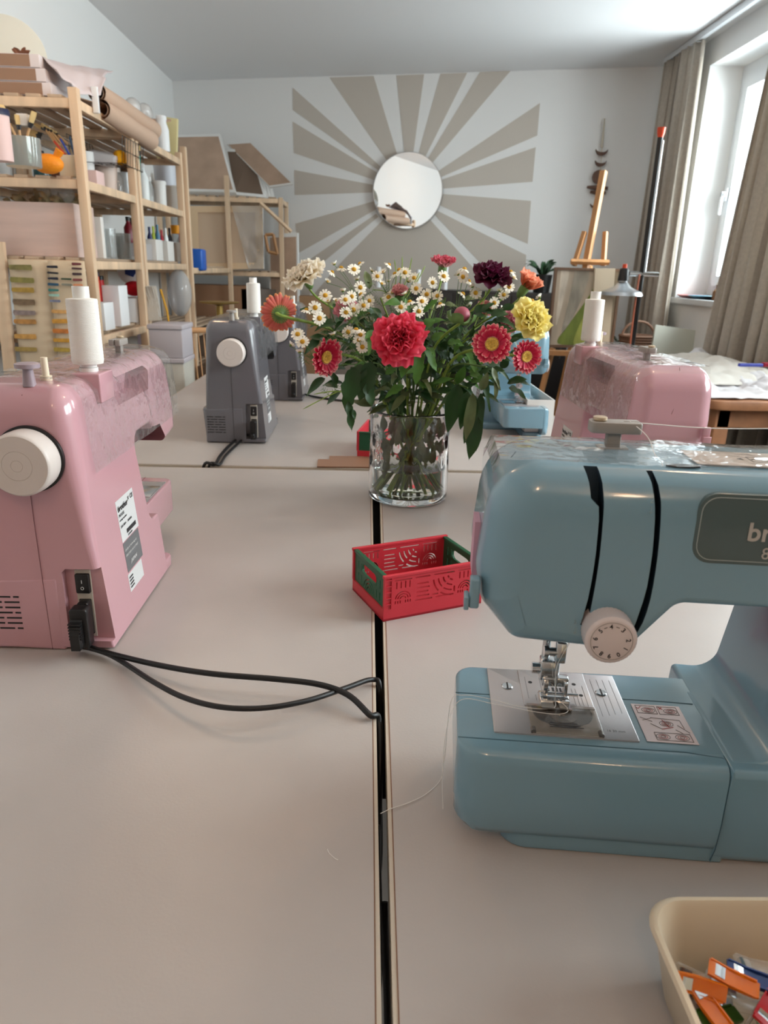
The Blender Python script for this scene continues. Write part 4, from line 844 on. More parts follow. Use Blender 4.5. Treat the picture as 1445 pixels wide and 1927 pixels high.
def pm(name, c0, c1, c2=None): return mat_ramp(name, [(0.0, c0), (0.6, c1), (1.0, c2 or c1)], 0.6, 0.15, 0.03, 0.35)
def carnation_mesh(mb, D, seed=1, openness=1.0):
    rnd = random.Random(seed); Rr = D/2
    for n, L, e0, e1, wd in ((6, 1.02, 25, -18, 1.25), (6, 0.94, 42, 2, 1.15), (7, 0.82, 58, 26, 1.0), (7, 0.70, 70, 52, 0.95), (6, 0.60, 80, 74, 0.9), (5, 0.52, 88, 96, 0.8)):
        for k in range(n):
            petal(mb, 2*pi*k/n+rnd.uniform(-0.3, 0.3), 0.06*Rr, L*Rr*rnd.uniform(0.9, 1.06), wd*Rr, R(90-(90-e0)*openness+rnd.uniform(-12, 12)), R(90-(90-e1)*openness+rnd.uniform(-16, 16)), 0.12, 0.13*Rr, rnd.uniform(5, 9), rnd.uniform(0, 6), 0.045, 7, 22, 0.65, 0, 0.52)
def gerbera_mesh(mb, D, seed=1, backview=False):
    rnd = random.Random(seed); Rr = D/2
    for n, L, e0, e1 in ((24, 0.76, 4, 10), (22, 0.72, 12, 16), (18, 0.56, 22, 30)):
        for k in range(n): petal(mb, 2*pi*(k+0.5*(n == 22))/n+rnd.uniform(-0.06, 0.06), 0.22*Rr, L*Rr*rnd.uniform(0.9, 1.06), 0.185*Rr, R(e0+rnd.uniform(-6, 6)), R(e1+rnd.uniform(-8, 14)), 0.35, 0, 0, 0, 0.0, 5, 3, 0.45, 0.0, 0.62)
def gerbera_disc(t, Mx, D, cols):
    Rr = D/2; m = MB(); m.T(Mx)
    rnd = random.Random(3)
    for k in range(44): a = 2*pi*k/44; petal(m, a, 0.27*Rr, 0.13*Rr*rnd.uniform(0.8, 1.2), 0.05*Rr, R(62), R(45), 0, 0, 0, 0, 0, 2, 1, 0.4, 0.0)
    part('inner_petals', m, cols[0], t, recalc=False)
    m = MB(); m.T(Mx); m.lathe([(0.30*Rr, 0.0), (0.315*Rr, 0.06*Rr), (0.27*Rr, 0.13*Rr), (0.20*Rr, 0.11*Rr), (0.001, 0.05*Rr)], 28, cap0=False)
    for k in range(70): a = k*2.39996; r = 0.29*Rr*math.sqrt((k+8)/78); m.sphere((r*cos(a), r*sin(a), 0.08*Rr+0.03*Rr*(r/(0.29*Rr))), 0.028*Rr, 6, 4)
    part('disc_florets', m, cols[1], t)
    m = MB(); m.T(Mx); m.lathe([(0.055*Rr, -0.32*Rr), (0.17*Rr, -0.26*Rr), (0.27*Rr, -0.12*Rr), (0.30*Rr, 0.0)], 24, cap0=True, cap1=False)
    for k in range(26): petal(m, 2*pi*k/26, 0.14*Rr, 0.34*Rr, 0.07*Rr, R(24), R(2), 0, 0, 0, 0, 0, 3, 2, 0.5, -0.27*Rr)
    part('calyx', m, calyxm, t, recalc=False)
def stem_path(head, seed, sway=0.0):
    """from the vase floor, over the rim, up to the flower"""
    rnd = random.Random(seed); H = Vector(head); d = Vector((H.x-VC.x, H.y-VC.y, 0)); L = max(d.length, 1e-3); u = d/L
    s = min(1.0, 0.35+L*3.0); rim = VC+u*(VR-0.014)*s*rnd.uniform(0.75, 1.0)+Vector((0, 0, VH+0.004)); a = rnd.uniform(-0.5, 0.5)
    ub = Vector((u.x*cos(a)-u.y*sin(a), u.x*sin(a)+u.y*cos(a), 0)); bot = VC-ub*rnd.uniform(0.025, 0.052)+Vector((0, 0, 0.017+rnd.uniform(0, 0.006)))
    mid = (rim+H)/2+Vector((0, 0, 0.012+L*0.12))+Vector((rnd.uniform(-1, 1), rnd.uniform(-1, 1), 0))*0.006-u*L*0.08
    return [bot, bot*0.55+rim*0.45+Vector((0, 0, 0.0)), rim, mid, H]
def flower_thing(name, label, cat, head, axis, seed, r=0.0019, m_=None, back=0.02, group=None):
    H = Vector(head); A = Vector(axis).normalized(); P = stem_path(H-A*back, seed); P.append(H-A*0.002)
    t = thing(name, label, cat, tuple(P[0]), group=group)
    m = MB(); m.T(Matrix.Translation(-P[0])); m.tube(spline(P, 7), r, 8); part('stem', m, m_ or stemg, t, smooth=60)
    return t, Matrix.Translation(H-P[0]) @ frame(A, seed*1.3)
def hp(x, y, Y): return at_y(x, y, Y)
def carnation(label, x, y, Y, D, axis, mt, seed, openness=1.0, name='carnation'):
    t, Mx = flower_thing(name, label, name, hp(x, y, Y), axis, seed, back=0.035)
    m = MB(); m.T(Mx); carnation_mesh(m, D, seed, openness); part('petals', m, mt, t, recalc=False, smooth=70)
    m = MB(); m.T(Mx); m.lathe([(0.0025, -0.020), (0.0062, -0.016), (0.0078, -0.008), (0.0082, 0.0), (0.0070, 0.004)], 18, (0, 0, 0), True, False)
    for k in range(5): petal(m, 2*pi*k/5, 0.0072, 0.009, 0.007, R(75), R(55), 0, 0, 0, 0, 0, 3, 2, 0.6, 0.0)
    part('calyx', m, calyxm, t, recalc=False); return t
carnation('bright coral red carnation at the front centre of the bouquet', 752, 638, 1.13, 0.080, (-0.05, -1, 0.28), pm('coral_red_petal', (190, 20, 52), (226, 40, 76), (240, 92, 116)), 3)
carnation('creamy white carnation at the top left of the bouquet', 576, 524, 1.27, 0.074, (-0.35, -0.35, 0.7), pm('cream_petal', (236, 222, 184), (244, 232, 208), (248, 242, 230)), 5)
carnation('deep burgundy carnation at the top right of the bouquet', 925, 522, 1.25, 0.064, (0.1, -0.45, 0.75), pm('burgundy_petal', (48, 8, 26), (76, 14, 42), (96, 24, 58)), 8)
carnation('pale yellow carnation at the right above the crimson gerbera', 997, 603, 1.17, 0.068, (0.35, -0.85, 0.45), pm('lemon_petal', (240, 216, 96), (246, 230, 124), (248, 238, 168)), 9)
carnation('half-open peach carnation between the burgundy and yellow ones', 988, 541, 1.24, 0.056, (0.45, -0.3, 0.8), pm('peach_petal', (226, 120, 88), (240, 152, 116), (244, 176, 146)), 12, 0.42)
carnation('pink and white carnation at the very top centre of the bouquet', 833, 503, 1.38, 0.052, (0.1, -0.2, 1), pm('pink_white_petal', (236, 196, 190), (230, 150, 160), (206, 82, 104)), 14, 0.6)
carnation('dusty pink carnation half hidden behind the chamomile at left', 655, 588, 1.27, 0.050, (-0.2, -0.8, 0.5), pm('dusty_pink_petal', (196, 120, 132), (222, 150, 160)), 15, 0.7)
carnation('small blush bud-like carnation behind the coral red one', 752, 556, 1.30, 0.036, (0, -0.6, 0.8), pm('blush_petal', (190, 110, 116), (216, 150, 150)), 16, 0.4)
carnation('pale pink carnation hidden between the two crimson gerberas', 955, 610, 1.25, 0.044, (0.2, -0.8, 0.4), pm('dusty_pink_petal', (196, 120, 132), (222, 150, 160)), 17, 0.6)
carnation('blush carnation deep in the bouquet right of the bud', 910, 588, 1.33, 0.040, (0, -0.7, 0.6), pm('blush_petal', (190, 110, 116), (216, 150, 150)), 18, 0.5)
def gerbera(label, x, y, Y, D, axis, pmt, cols, seed):
    t, Mx = flower_thing('gerbera', label, 'gerbera', hp(x, y, Y), axis, seed, 0.0026)
    m = MB(); m.T(Mx); gerbera_mesh(m, D, seed); part('petals', m, pmt, t, recalc=False, smooth=70); gerbera_disc(t, Mx, D, cols); return t
crim = mat_ramp('crimson_petal', [(0.0, (186, 16, 58)), (0.74, (200, 20, 66)), (0.9, (216, 84, 104)), (1.0, (240, 184, 168))], 0.5, 0.1, 0.04, 0.2)
corp = mat_ramp('coral_striped_petal', [(0.0, (206, 116, 78)), (0.5, (204, 98, 84)), (0.85, (206, 104, 92)), (1.0, (232, 160, 96))], 0.6, 0.1, 0.12)
gcol = (mat_ramp('fringe_petal', [(0.0, (210, 150, 110)), (1.0, (214, 140, 150))], 0.6, 0.0), mat('disc_yellow_green', (206, 168, 74), 0.7, var=0.15, scale=500))
gerbera('coral orange gerbera at the far left seen from behind with its green calyx', 526, 590, 1.20, 0.066, (-0.30, 0.85, 0.12), corp, gcol, 21)
gerbera('crimson gerbera with yellow eye at right beside the yellow carnation', 926, 648, 1.12, 0.067, (-0.35, -0.95, 0.30), crim, gcol, 22)
gerbera('lower right crimson gerbera under the yellow carnation', 990, 671, 1.16, 0.058, (0.30, -1, 0.0), crim, gcol, 23)
gerbera('crimson gerbera at lower left turned sideways', 613, 672, 1.16, 0.066, (0.75, -0.75, -0.12), crim, gcol, 24)
# round bud
t, Mx = flower_thing('peony_bud', 'round green and pink peony bud standing up right of centre', 'flower bud', hp(869, 592, 1.14), (0.12, -0.1, 1), 31, 0.0022, stemg, 0.012)
m = MB(); m.T(Mx); m.sphere((0, 0, 0), 0.0128, 20, 14, (1, 1, 0.95)); part('bud_petals', m, mat_ramp('bud_petal', [(0, (150, 70, 84)), (1, (196, 120, 116))], 0.5), t)
m = MB(); m.T(Mx)
for k in range(4): petal(m, k*pi/2+2.4, 0.003, 0.026, 0.020, R(-2), R(96), -0.3, 0, 0, 0, 0, 6, 4, 0.6, -0.0128, 0.6)
part('calyx', m, calyxm, t, recalc=False)
# chamomile sprigs
dw = mat('daisy_white', (240, 236, 222), 0.6, sss=0.1); dy = mat('daisy_yellow', (206, 154, 30), 0.7, bump=0.6, scale=500)
def daisy_mb(kind=0):
    m = MB(); rnd = random.Random(50+kind); n = 13
    for k in range(n): petal(m, 2*pi*k/n+rnd.uniform(-0.1, 0.1), 0.0030, 0.0080*rnd.uniform(0.88, 1.08), 0.0035, R((5, -20, 35)[kind]+rnd.uniform(-10, 10)), R((-8, -50, 45)[kind]+rnd.uniform(-12, 12)), 0.15, 0, 0, 0, 0, 3, 2, 0.5, 0.0, 0.58)
    m.mi = 1; m.lathe([(0.0040, -0.0004), (0.0038, 0.0012), (0.0026, 0.0028), (0.0002, 0.0035)], 14, cap0=False)
    m.mi = 2; m.lathe([(0.0006, -0.0032), (0.0030, -0.0018), (0.0040, -0.0004)], 12, cap1=False); return m
protos = []
SPR = [
 ('chamomile sprig low at the left below the coral gerbera', [(560, 629, 0), (569, 643, 0), (547, 649, 2), (556, 622, 1), (564, 663, 2)], 1.18),
 ('chamomile sprig between the coral gerbera and the dusty pink carnation', [(593, 579, 0), (601, 599, 0), (577, 583, 1), (612, 556, 0), (618, 567, 2)], 1.20),
 ('chamomile sprig in front of the dusty pink carnation', [(650, 564, 0), (662, 558, 0), (651, 588, 0), (665, 583, 0), (645, 548, 2), (633, 566, 2)], 1.19),
 ('chamomile sprig below it, left of the coral red carnation', [(655, 625, 0), (676, 640, 0), (682, 653, 0), (670, 620, 1), (678, 630, 0), (626, 630, 2)], 1.17),
 ('tall chamomile sprig right of the white carnation', [(666, 507, 0), (677, 496, 1), (642, 504, 1), (629, 497, 2), (625, 512, 1), (616, 530, 2), (672, 526, 2)], 1.30),
 ('chamomile sprig right of the dusty pink carnation', [(695, 566, 0), (697, 588, 0), (684, 575, 0), (678, 541, 0), (679, 554, 1), (700, 604, 2)], 1.24),
 ('chamomile sprig standing highest left of the grass blades', [(732, 498, 1), (710, 520, 0), (743, 515, 1), (722, 512, 2), (718, 534, 2), (731, 529, 2), (700, 510, 2)], 1.30),
 ('chamomile sprig behind the grass blades at top centre', [(731, 559, 0), (742, 540, 2), (762, 513, 0), (751, 508, 1), (779, 523, 0), (738, 551, 2), (768, 530, 2)], 1.32),
 ('chamomile sprig touching the top of the coral red carnation', [(754, 578, 0), (788, 586, 0), (794, 567, 0), (762, 553, 2), (771, 568, 1)], 1.18),
 ('chamomile sprig under the pink and white carnation', [(814, 532, 0), (835, 520, 0), (783, 543, 0), (803, 554, 0), (823, 557, 0), (828, 572, 1), (847, 599, 2)], 1.24),
 ('dense chamomile sprig left of the burgundy carnation', [(874, 506, 1), (871, 521, 0), (882, 529, 1), (895, 551, 0), (871, 553, 1), (889, 540, 2), (862, 517, 2), (899, 560, 2), (884, 575, 2)], 1.27),
 ('chamomile sprig behind the burgundy carnation reaching right', [(961, 511, 1), (958, 540, 0), (948, 555, 0), (940, 548, 2), (966, 523, 2)], 1.33),
 ('chamomile sprig poking out between the peach and yellow carnations', [(1001, 566, 1), (1015, 560, 2), (1006, 575, 2), (930, 570, 0), (944, 582, 2)], 1.25)]
rnd = random.Random(11)
for i, (lb, heads, Y) in enumerate(SPR):
    cx_ = sum(h[0] for h in heads)/len(heads); cy_ = max(h[1] for h in heads)+28; node = hp(cx_*0.8+770*0.2, cy_, Y)
    P = stem_path(node, 100+i); t = thing('chamomile_sprig', lb, 'chamomile', tuple(P[0]), group='chamomile sprigs in the bouquet')
    m = MB(); m.T(Matrix.Translation(-P[0])); m.tube(spline(P, 6), 0.0010, 6); hs = []
    for x, y, k in heads:
        h = hp(x, y, Y+rnd.uniform(-0.03, 0.03)); tl = {0: Vector((rnd.uniform(-0.5, 0.5), -1, 0.35+rnd.uniform(-0.2, 0.4))), 1: Vector((rnd.uniform(-0.8, 0.8), -0.1, 0.8)), 2: Vector((rnd.uniform(-0.9, 0.9), rnd.uniform(-0.5, 0.6), 0.8))}[k].normalized()
        m.tube(spline([node, (node+h)/2+Vector((0, 0.006, 0.002)), h-tl*0.003], 5), 0.0005, 5); hs.append((h, tl, k))
    for q in range(7):                               # feathery leaves
        b = node+Vector((rnd.uniform(-0.02, 0.02), rnd.uniform(-0.01, 0.01), rnd.uniform(-0.05, 0.02))); d = Vector((rnd.uniform(-1, 1), rnd.uniform(-0.6, 0.3), rnd.uniform(0.1, 1))).normalized()*0.022
        m.tube([b, b+d*0.5, b+d], [0.0005, 0.0004, 0.0002], 4)
        for s_ in (0.3, 0.5, 0.7, 0.85):
            sd = d.cross(Vector((0, 1, 0))).normalized()*0.006*(1 if q % 2 else -1); m.tube([b+d*s_, b+d*s_+sd+d*0.12], [0.0004, 0.0002], 4); m.tube([b+d*s_, b+d*s_-sd+d*0.12], [0.0004, 0.0002], 4)
    part('stem', m, stemd, t, smooth=60)
    for (h, tl, k) in hs:
        while len(protos) < 3: protos.append(None)
        if protos[k] is None: o = part('daisy_head', daisy_mb(k), [dw, dy, calyxm], t, recalc=False, smooth=60); protos[k] = o
        else: o = protos[k].copy(); COL.objects.link(o); o.parent = t
        o.rotation_euler = frame(tl, rnd.uniform(0, 6)).to_euler(); o.location = h-P[0]; s_ = (1.0, 0.95, 0.72)[k]*rnd.uniform(0.9, 1.08); o.scale = (s_, s_, s_)
# foliage
def leaf(mb, base, dirv, up, L, Wd, droop=0.4, fold=0.25, lobes=0, seed=0):
    d = Vector(dirv).normalized(); n = Vector(up); n = (n-d*n.dot(d)).normalized(); s = d.cross(n); B = Vector(base)
    def fn(u, v):
        q = v*2-1; w = Wd/2*(sin(pi*u**0.75))**0.8
        if lobes: w *= 0.62+0.38*abs(sin(u*pi*lobes+0.3))
        if u > 0.98: w = 0
        p = B+d*(L*u)+s*(w*q)+n*(fold*w*abs(q))+Vector((0, 0, -droop*L*u*u))+n*(0.03*L*sin(u*9+seed)*q); return p
    mb.grid(fn, 9, 4, lambda u, v: (u, v))
def leafy(label, path, leaves, mt, seed=0, r=0.0016, name='leafy_stem'):
    P = [Vector(p) for p in path]; t = thing(name, label, 'foliage', tuple(P[0]), group='leafy stems in the bouquet')
    m = MB(); m.T(Matrix.Translation(-P[0])); m.tube(spline(P, 6), r, 7); part('stem', m, stemd, t, smooth=60)
    m = MB(); m.T(Matrix.Translation(-P[0]))
    for k, (b, d, L, w, dr, lob) in enumerate(leaves): leaf(m, b, d, (0.2, -0.7, 0.8), L, w, dr, 0.22, lob, seed+k)
    part('leaves', m, mt, t, recalc=False, smooth=70, label='glossy dark leaves' if mt is leafd else None); return t
def leaf_px(x0, y0, x1, y1, Y, w, lob=0, dY=0.0, dr=0.0):
    a = hp(x0, y0, Y); b = hp(x1, y1, Y+dY); return (a, b-a, (b-a).length, w, dr, lob)
B0 = stem_path(hp(880, 730, 1.2), 201)
leafy('dark leafy stem drooping over the right rim of the vase', B0, [leaf_px(862, 722, 842, 815, 1.17, 0.030), leaf_px(880, 735, 866, 808, 1.16, 0.022), leaf_px(895, 745, 873, 835, 1.15, 0.020), leaf_px(905, 740, 896, 850, 1.16, 0.018), leaf_px(900, 785, 882, 866, 1.15, 0.024), leaf_px(880, 780, 880, 845, 1.17, 0.018), leaf_px(885, 722, 925, 690, 1.18, 0.014), leaf_px(908, 700, 922, 775, 1.16, 0.012), leaf_px(866, 740, 830, 760, 1.18, 0.022)], leafd, 1)
B0 = stem_path(hp(915, 690, 1.13), 202)
leafy('grey green twisted leaf stem hanging right under the crimson gerbera', B0, [leaf_px(925, 690, 941, 735, 1.12, 0.010), leaf_px(935, 710, 932, 752, 1.12, 0.010), leaf_px(905, 735, 918, 700, 1.14, 0.014), leaf_px(890, 740, 876, 830, 1.13, 0.020)], leafo, 2)
B0 = stem_path(hp(655, 715, 1.16), 203)
leafy('broad lobed dark leaf stem hanging at the left of the vase', B0, [leaf_px(668, 690, 650, 775, 1.14, 0.034, 3), leaf_px(690, 690, 652, 725, 1.15, 0.034, 3), leaf_px(655, 755, 662, 812, 1.13, 0.016, 2), leaf_px(700, 680, 676, 755, 1.15, 0.034, 3), leaf_px(664, 770, 668, 790, 1.13, 0.008), leaf_px(690, 720, 700, 765, 1.15, 0.024, 2)], leafd, 3)
B0 = stem_path(hp(790, 650, 1.2), 204)
leafy('fresh green lobed leaf sprig below the coral red carnation', B0, [leaf_px(790, 660, 782, 725, 1.14, 0.022, 3), leaf_px(800, 655, 822, 700, 1.15, 0.018, 3), leaf_px(765, 670, 755, 712, 1.16, 0.018, 3), leaf_px(745, 690, 725, 705, 1.17, 0.016, 3), leaf_px(812, 640, 835, 625, 1.16, 0.016, 3), leaf_px(770, 590, 762, 560, 1.2, 0.014, 3)], leafl, 4)
rnd = random.Random(77)
fills = [('dark leaves packed at the left behind the lower gerbera', 600, 720, 580, 745, 60, leafd, 1.24), ('dark leaves packed in the centre behind the coral red carnation', 690, 850, 600, 765, 120, leafd, 1.27), ('dark leaves packed at the right below the burgundy carnation', 830, 960, 580, 745, 70, leafd, 1.25),
         ('fresh green leaves scattered through the bouquet centre', 680, 900, 570, 740, 46, leafl, 1.22), ('olive leaves rising at the back of the bouquet', 640, 940, 530, 680, 26, leafo, 1.36), ('narrow fresh leaves near the vase rim', 700, 860, 700, 775, 24, leafo, 1.25), ('olive leaves pressed inside the upper half of the vase', 722, 828, 790, 874, 44, leafo, 1.28)]
for i, (lb, xa, xb, ya, yb, n, mt, Y) in enumerate(fills):
    ins = i == 6; P = stem_path(hp((xa+xb)/2, (ya+yb)/2 if not ins else 760, Y), 300+i); L = []
    for k in range(n):
        x, y = rnd.uniform(xa, xb), rnd.uniform(ya, yb); b = hp(x, y, Y+rnd.uniform(-0.05, 0.05)*(0.8 if ins else 1)); o = Vector((b.x-VC.x, 0, 0.06)).normalized()
        d = Vector((o.x*0.8+rnd.uniform(-0.7, 0.7), rnd.uniform(-0.8, 0.3), rnd.uniform(-0.5, 0.9))) if not ins else Vector((rnd.uniform(-0.2, 0.2), rnd.uniform(-0.2, 0.2), rnd.choice((-1, 1, 1)))); L.append((b, d, rnd.uniform(0.022, 0.048) if not ins else 0.032, rnd.uniform(0.009, 0.019) if not ins else 0.014, rnd.uniform(0.1, 0.6) if not ins else 0.05, rnd.choice((0, 0, 2, 3))))
    leafy(lb, P, L, mt, 10*i)
# thin green stems and grass blades filling the bunch
for i in range(14):
    x = (640, 668, 700, 716, 738, 760, 790, 812, 838, 858, 880, 905, 925, 690)[i]; y = (640, 600, 640, 560, 600, 640, 560, 600, 560, 640, 590, 620, 660, 690)[i]; P = stem_path(hp(x, y, 1.22+0.02*(i % 5)), 400+i)
    m = MB(); m.T(Matrix.Translation(-P[0])); m.tube(spline(P, 6), [0.0017]*24+[0.0008] if False else 0.0016, 7)
    o = part('stem', m, stemg if i % 2 else stemd, None, smooth=60); o.location = P[0]; o.name = 'flower_stem'; tag(o, 'green stem in the bouquet ending '+('among the left chamomile', 'beside the dusty pink carnation', 'left of the coral red carnation low down', 'under the tallest chamomile', 'behind the coral red carnation at left', 'directly behind the coral red carnation', 'at the right of the blush bud', 'among the central chamomile', 'under the pink and white carnation', 'left of the peony bud low down', 'right of the peony bud', 'near the blush carnation deep inside', 'behind the upper crimson gerbera', 'low above the left vase rim')[i], 'stem', 'bare stems in the bouquet')
m = MB(); rnd = random.Random(9)
for x0, y0, x1, y1 in ((745, 560, 757, 482), (752, 560, 775, 484), (740, 560, 742, 488), (760, 560, 790, 512), (735, 560, 700, 545), (765, 560, 800, 500), (655, 740, 590, 742), (655, 730, 570, 770), (905, 600, 948, 560), (890, 620, 915, 545)):
    a, b = hp(x0, y0, 1.30 if y0 < 700 else 1.16), hp(x1, y1, 1.32 if y0 < 700 else 1.14); m.tube(spline([a, (a+b)/2+Vector((0.004, 0, 0.004)), b], 6), [0.0009]*12+[0.0003], 5)
o = part('grass_blades', m, stemg, None, smooth=60); tag(o, 'thin green grass blades arching out of the top and left of the bouquet', 'grass'); o['kind'] = 'stuff'
# ================================================================== shelving along the left wall
pine = mat('pine_wood', (212, 184, 154), 0.55, var=0.10, scale=14, bump=0.1, stretch=(1, 1, 0.12)); pined = mat('pine_slat', (186, 162, 138), 0.6, var=0.12, scale=14, stretch=(1, 0.12, 1))
SZ = [1.665, 1.412, 1.142, 0.872, 0.58, 0.25]
def shelf(name, label, x0, x1, y0, y1, levels, top=1.71, skip=()):
    t = thing(name, label, 'shelf', (x0, y0, 0), group='pine shelving units'); W_, L = x1-x0, y1-y0; pw = 0.032
    for i, (x, y) in enumerate(((0, 0), (W_-pw, 0), (0, L-pw), (W_-pw, L-pw))):
        m = MB(); m.box(x, x+pw, y, y+pw, 0, top, 0.003); part('post', m, pine, t)
    for z in levels:
        m = MB(); m.box(pw, W_-pw, 0.004, 0.026, z-0.018, z+0.012, 0.002); m.box(pw, W_-pw, L-0.026, L-0.004, z-0.018, z+0.012, 0.002); m.box(W_-0.024, W_-0.004, pw, L-pw, z-0.018, z+0.012, 0.002); m.box(0.004, 0.024, pw, L-pw, z-0.018, z+0.012, 0.002)
        o = part('shelf_rail', m, pine, t)
        m = MB(); n = int((W_-0.06)/0.068)
        for k in range(n): x = 0.03+(W_-0.06)*k/n; m.box(x, x+0.048, 0.006, L-0.006, z+0.0125, z+0.0225, 0.001)
        part('slats', m, pined, o)
    return t
shelf('shelf_unit', 'nearest pine shelf unit on the left wall with brushes and boxes', -1.50, -1.00, 2.76, 3.375, SZ)
shelf('shelf_unit', 'second pine shelf unit holding the white paint tubs', -1.50, -1.00, 3.395, 4.20, [SZ[0], SZ[1], SZ[2], SZ[4]])
shelf('shelf_unit', 'third pine shelf unit with thin post in front of the wrapped canvas', -1.50, -0.985, 4.22, 5.47, [SZ[2]-0.02, SZ[3]-0.1, SZ[4]-0.1], 1.745)
shelf('storage_rack', 'pine rack in the far left corner carrying the stacked canvases', -1.46, -0.62, 5.52, 5.90, [1.60, 1.10, 0.75, 0.35], 1.62)
def on(pxx, X, z):
    """point on a shelf of height z at depth X seen in picture column pxx"""
    a, b = 1.5, 9.0
    for _ in range(50):
        c = (a+b)/2
        if proj((X, c, z))[0] < pxx: a = c
        else: b = c
    return Vector((X, (a+b)/2, z))
Z = [z+0.0225 for z in SZ]
clearj = mat_clear('jar_plastic', (232, 236, 236), 0.8, 0.08); kraft = mat('kraft_paper', (176, 140, 114), 0.7, var=0.06, scale=12)
whitep2 = mat('paint_tub_white', (222, 222, 220), 0.4); navy = mat('navy_plastic', (28, 34, 66), 0.4); wood = mat('brush_wood', (206, 164, 118), 0.5)
def jar(label, pxx, X, z, r, h, m_, lid=None, cat='jar', name='jar', n=24, neck=None, grp=None, wallr=None):
    p = on(pxx, X, z); t = thing(name, label, cat, tuple(p+Vector((0, 0, 0.0006))), group=grp); m = MB()
    if neck: m.lathe([(0.001, 0), (r*0.95, 0), (r, 0.006), (r, h*0.62), (neck, h*0.82), (neck, h*0.9)], n)
    else: m.lathe([(0.001, 0), (r*0.92, 0), (r*0.94, 0.004), (r, h), (r-0.003, h), (r*0.9, 0.008), (0.001, 0.006)], n)
    part('body', m, m_, t)
    if lid is not None:
        m = MB(); rr = (neck or r)*1.08; m.lathe([(0.001, 0), (rr, 0), (rr, 0.014), (rr*0.94, 0.018), (0.001, 0.018)], n, (0, 0, h*0.9 if neck else h)); part('lid', m, lid, t)
    return t
def block(label, pxx, X, z, w, d, h, m_, cat='box', name='box', rz=0.0, lid=None, grp=None):
    p = on(pxx, X, z); t = thing(name, label, cat, tuple(p+Vector((0, 0, 0.0006))), rz, group=grp); m = MB(); m.box(-w/2, w/2, -d/2, d/2, 0, h, 0.002); part('body', m, m_, t)
    if lid is not None: m = MB(); m.box(-w/2-0.002, w/2+0.002, -d/2-0.002, d/2+0.002, h, h+0.016, 0.002); part('lid', m, lid, t)
    return t
def brush(label, p0, p1, colr, head=None, flat=False, grp=None):
    a, b = Vector(p0), Vector(p1); t = thing('paint_brush', label, 'brush', tuple(a), group=grp); d = b-a; m = MB(); m.tube([Vector((0, 0, 0)), d*0.7], 0.004, 7); part('handle', m, colr, t)
    m = MB(); m.tube([d*0.70, d*0.80], [0.006, 0.009 if flat else 0.006], 8); part('ferrule', m, steel, t)
    m = MB(); m.tube([d*0.80, d*0.92, d], ([0.014, 0.017, 0.015] if flat else [0.006, 0.007, 0.002]), 8, flat=0.4 if flat else 1.0); part('bristles', m, head or mat('tan_bristle', (206, 176, 122), 0.8), t); return t
# --- second shelf, first unit
pinkp = mat('pale_pink_card', (226, 196, 192), 0.6); greyc = mat('cool_grey_plastic', (176, 172, 172), 0.5)
jar('pale pink canister with a navy lid at the left picture edge', 4, -1.13, Z[1], 0.036, 0.125, pinkp, navy, 'canister', 'canister')
jar('wide glass jar of flat brushes on the second shelf', 46, -1.12, Z[1], 0.058, 0.085, mat_clear('green_jar_glass', (196, 206, 196), 0.75, 0.08))
P0 = on(46, -1.12, Z[1]+0.01)
for k, (dx, dz, lb) in enumerate(((-0.045, 0.165, 'flat bristle brush leaning left in the wide jar'), (0.055, 0.15, 'flat bristle brush leaning right in the wide jar'), (0.0, 0.14, 'small flat brush upright in the wide jar'))): brush(lb, P0+Vector((-dx*0.3, 0, 0)), P0+Vector((dx, -0.01, dz)), wood, None, True, 'brushes in the wide jar')
m = MB(); m.box(-0.018, 0.018, -0.018, 0.018, 0, 0.035, 0.003); single('small_box', m, whitep2, 'small white box standing between the brushes in the wide jar', 'box', loc=tuple(P0+Vector((0.012, 0.01, 0.11))))
jar('dark teal glass bottle behind the orange net bag', 82, -1.28, Z[1], 0.032, 0.11, mat('teal_glass', (20, 70, 74), 0.2), blackp, 'bottle', 'bottle', neck=0.014)
jar('amber glass jar behind the cream pot', 112, -1.30, Z[1], 0.034, 0.10, mat('amber_glass', (110, 60, 34), 0.25), None)
P0 = on(93, -1.11, Z[1]); m = MB(); m.sphere((0, 0, 0.032), 0.045, 20, 12, (1.15, 0.8, 0.72)); m.tube([(0.03, 0, 0.055), (0.045, 0, 0.075)], [0.012, 0.016], 8)
single('net_bag', m, mat('orange_net', (236, 140, 20), 0.6, bump=0.9, bscale=160), 'bright orange net bag lying on the second shelf', 'bag', loc=tuple(P0))
block('cream square pot with a small blue picture holding pencils', 136, -1.07, Z[1], 0.062, 0.062, 0.07, mat('cream_pot', (222, 214, 190), 0.5), 'pot', 'pencil_pot')
P0 = on(136, -1.07, Z[1]+0.07)
for k, (dx, c, lb) in enumerate(((-0.03, (196, 60, 40), 'red pencil in the cream pot'), (-0.012, (40, 70, 160), 'blue pencil in the cream pot'), (0.014, (30, 60, 90), 'dark blue pencil in the cream pot'), (0.028, (226, 190, 120), 'natural wood pencil in the cream pot'))):
    m = MB(); m.tube([P0+Vector((dx*0.5, 0.01, -0.005)), P0+Vector((dx*1.3-0.02, 0, 0.05+0.008*k))], 0.0035, 7); single('pencil', m, mat('pencil_%d' % k, c, 0.5), lb, 'pencil', 'pencils in the cream pot')
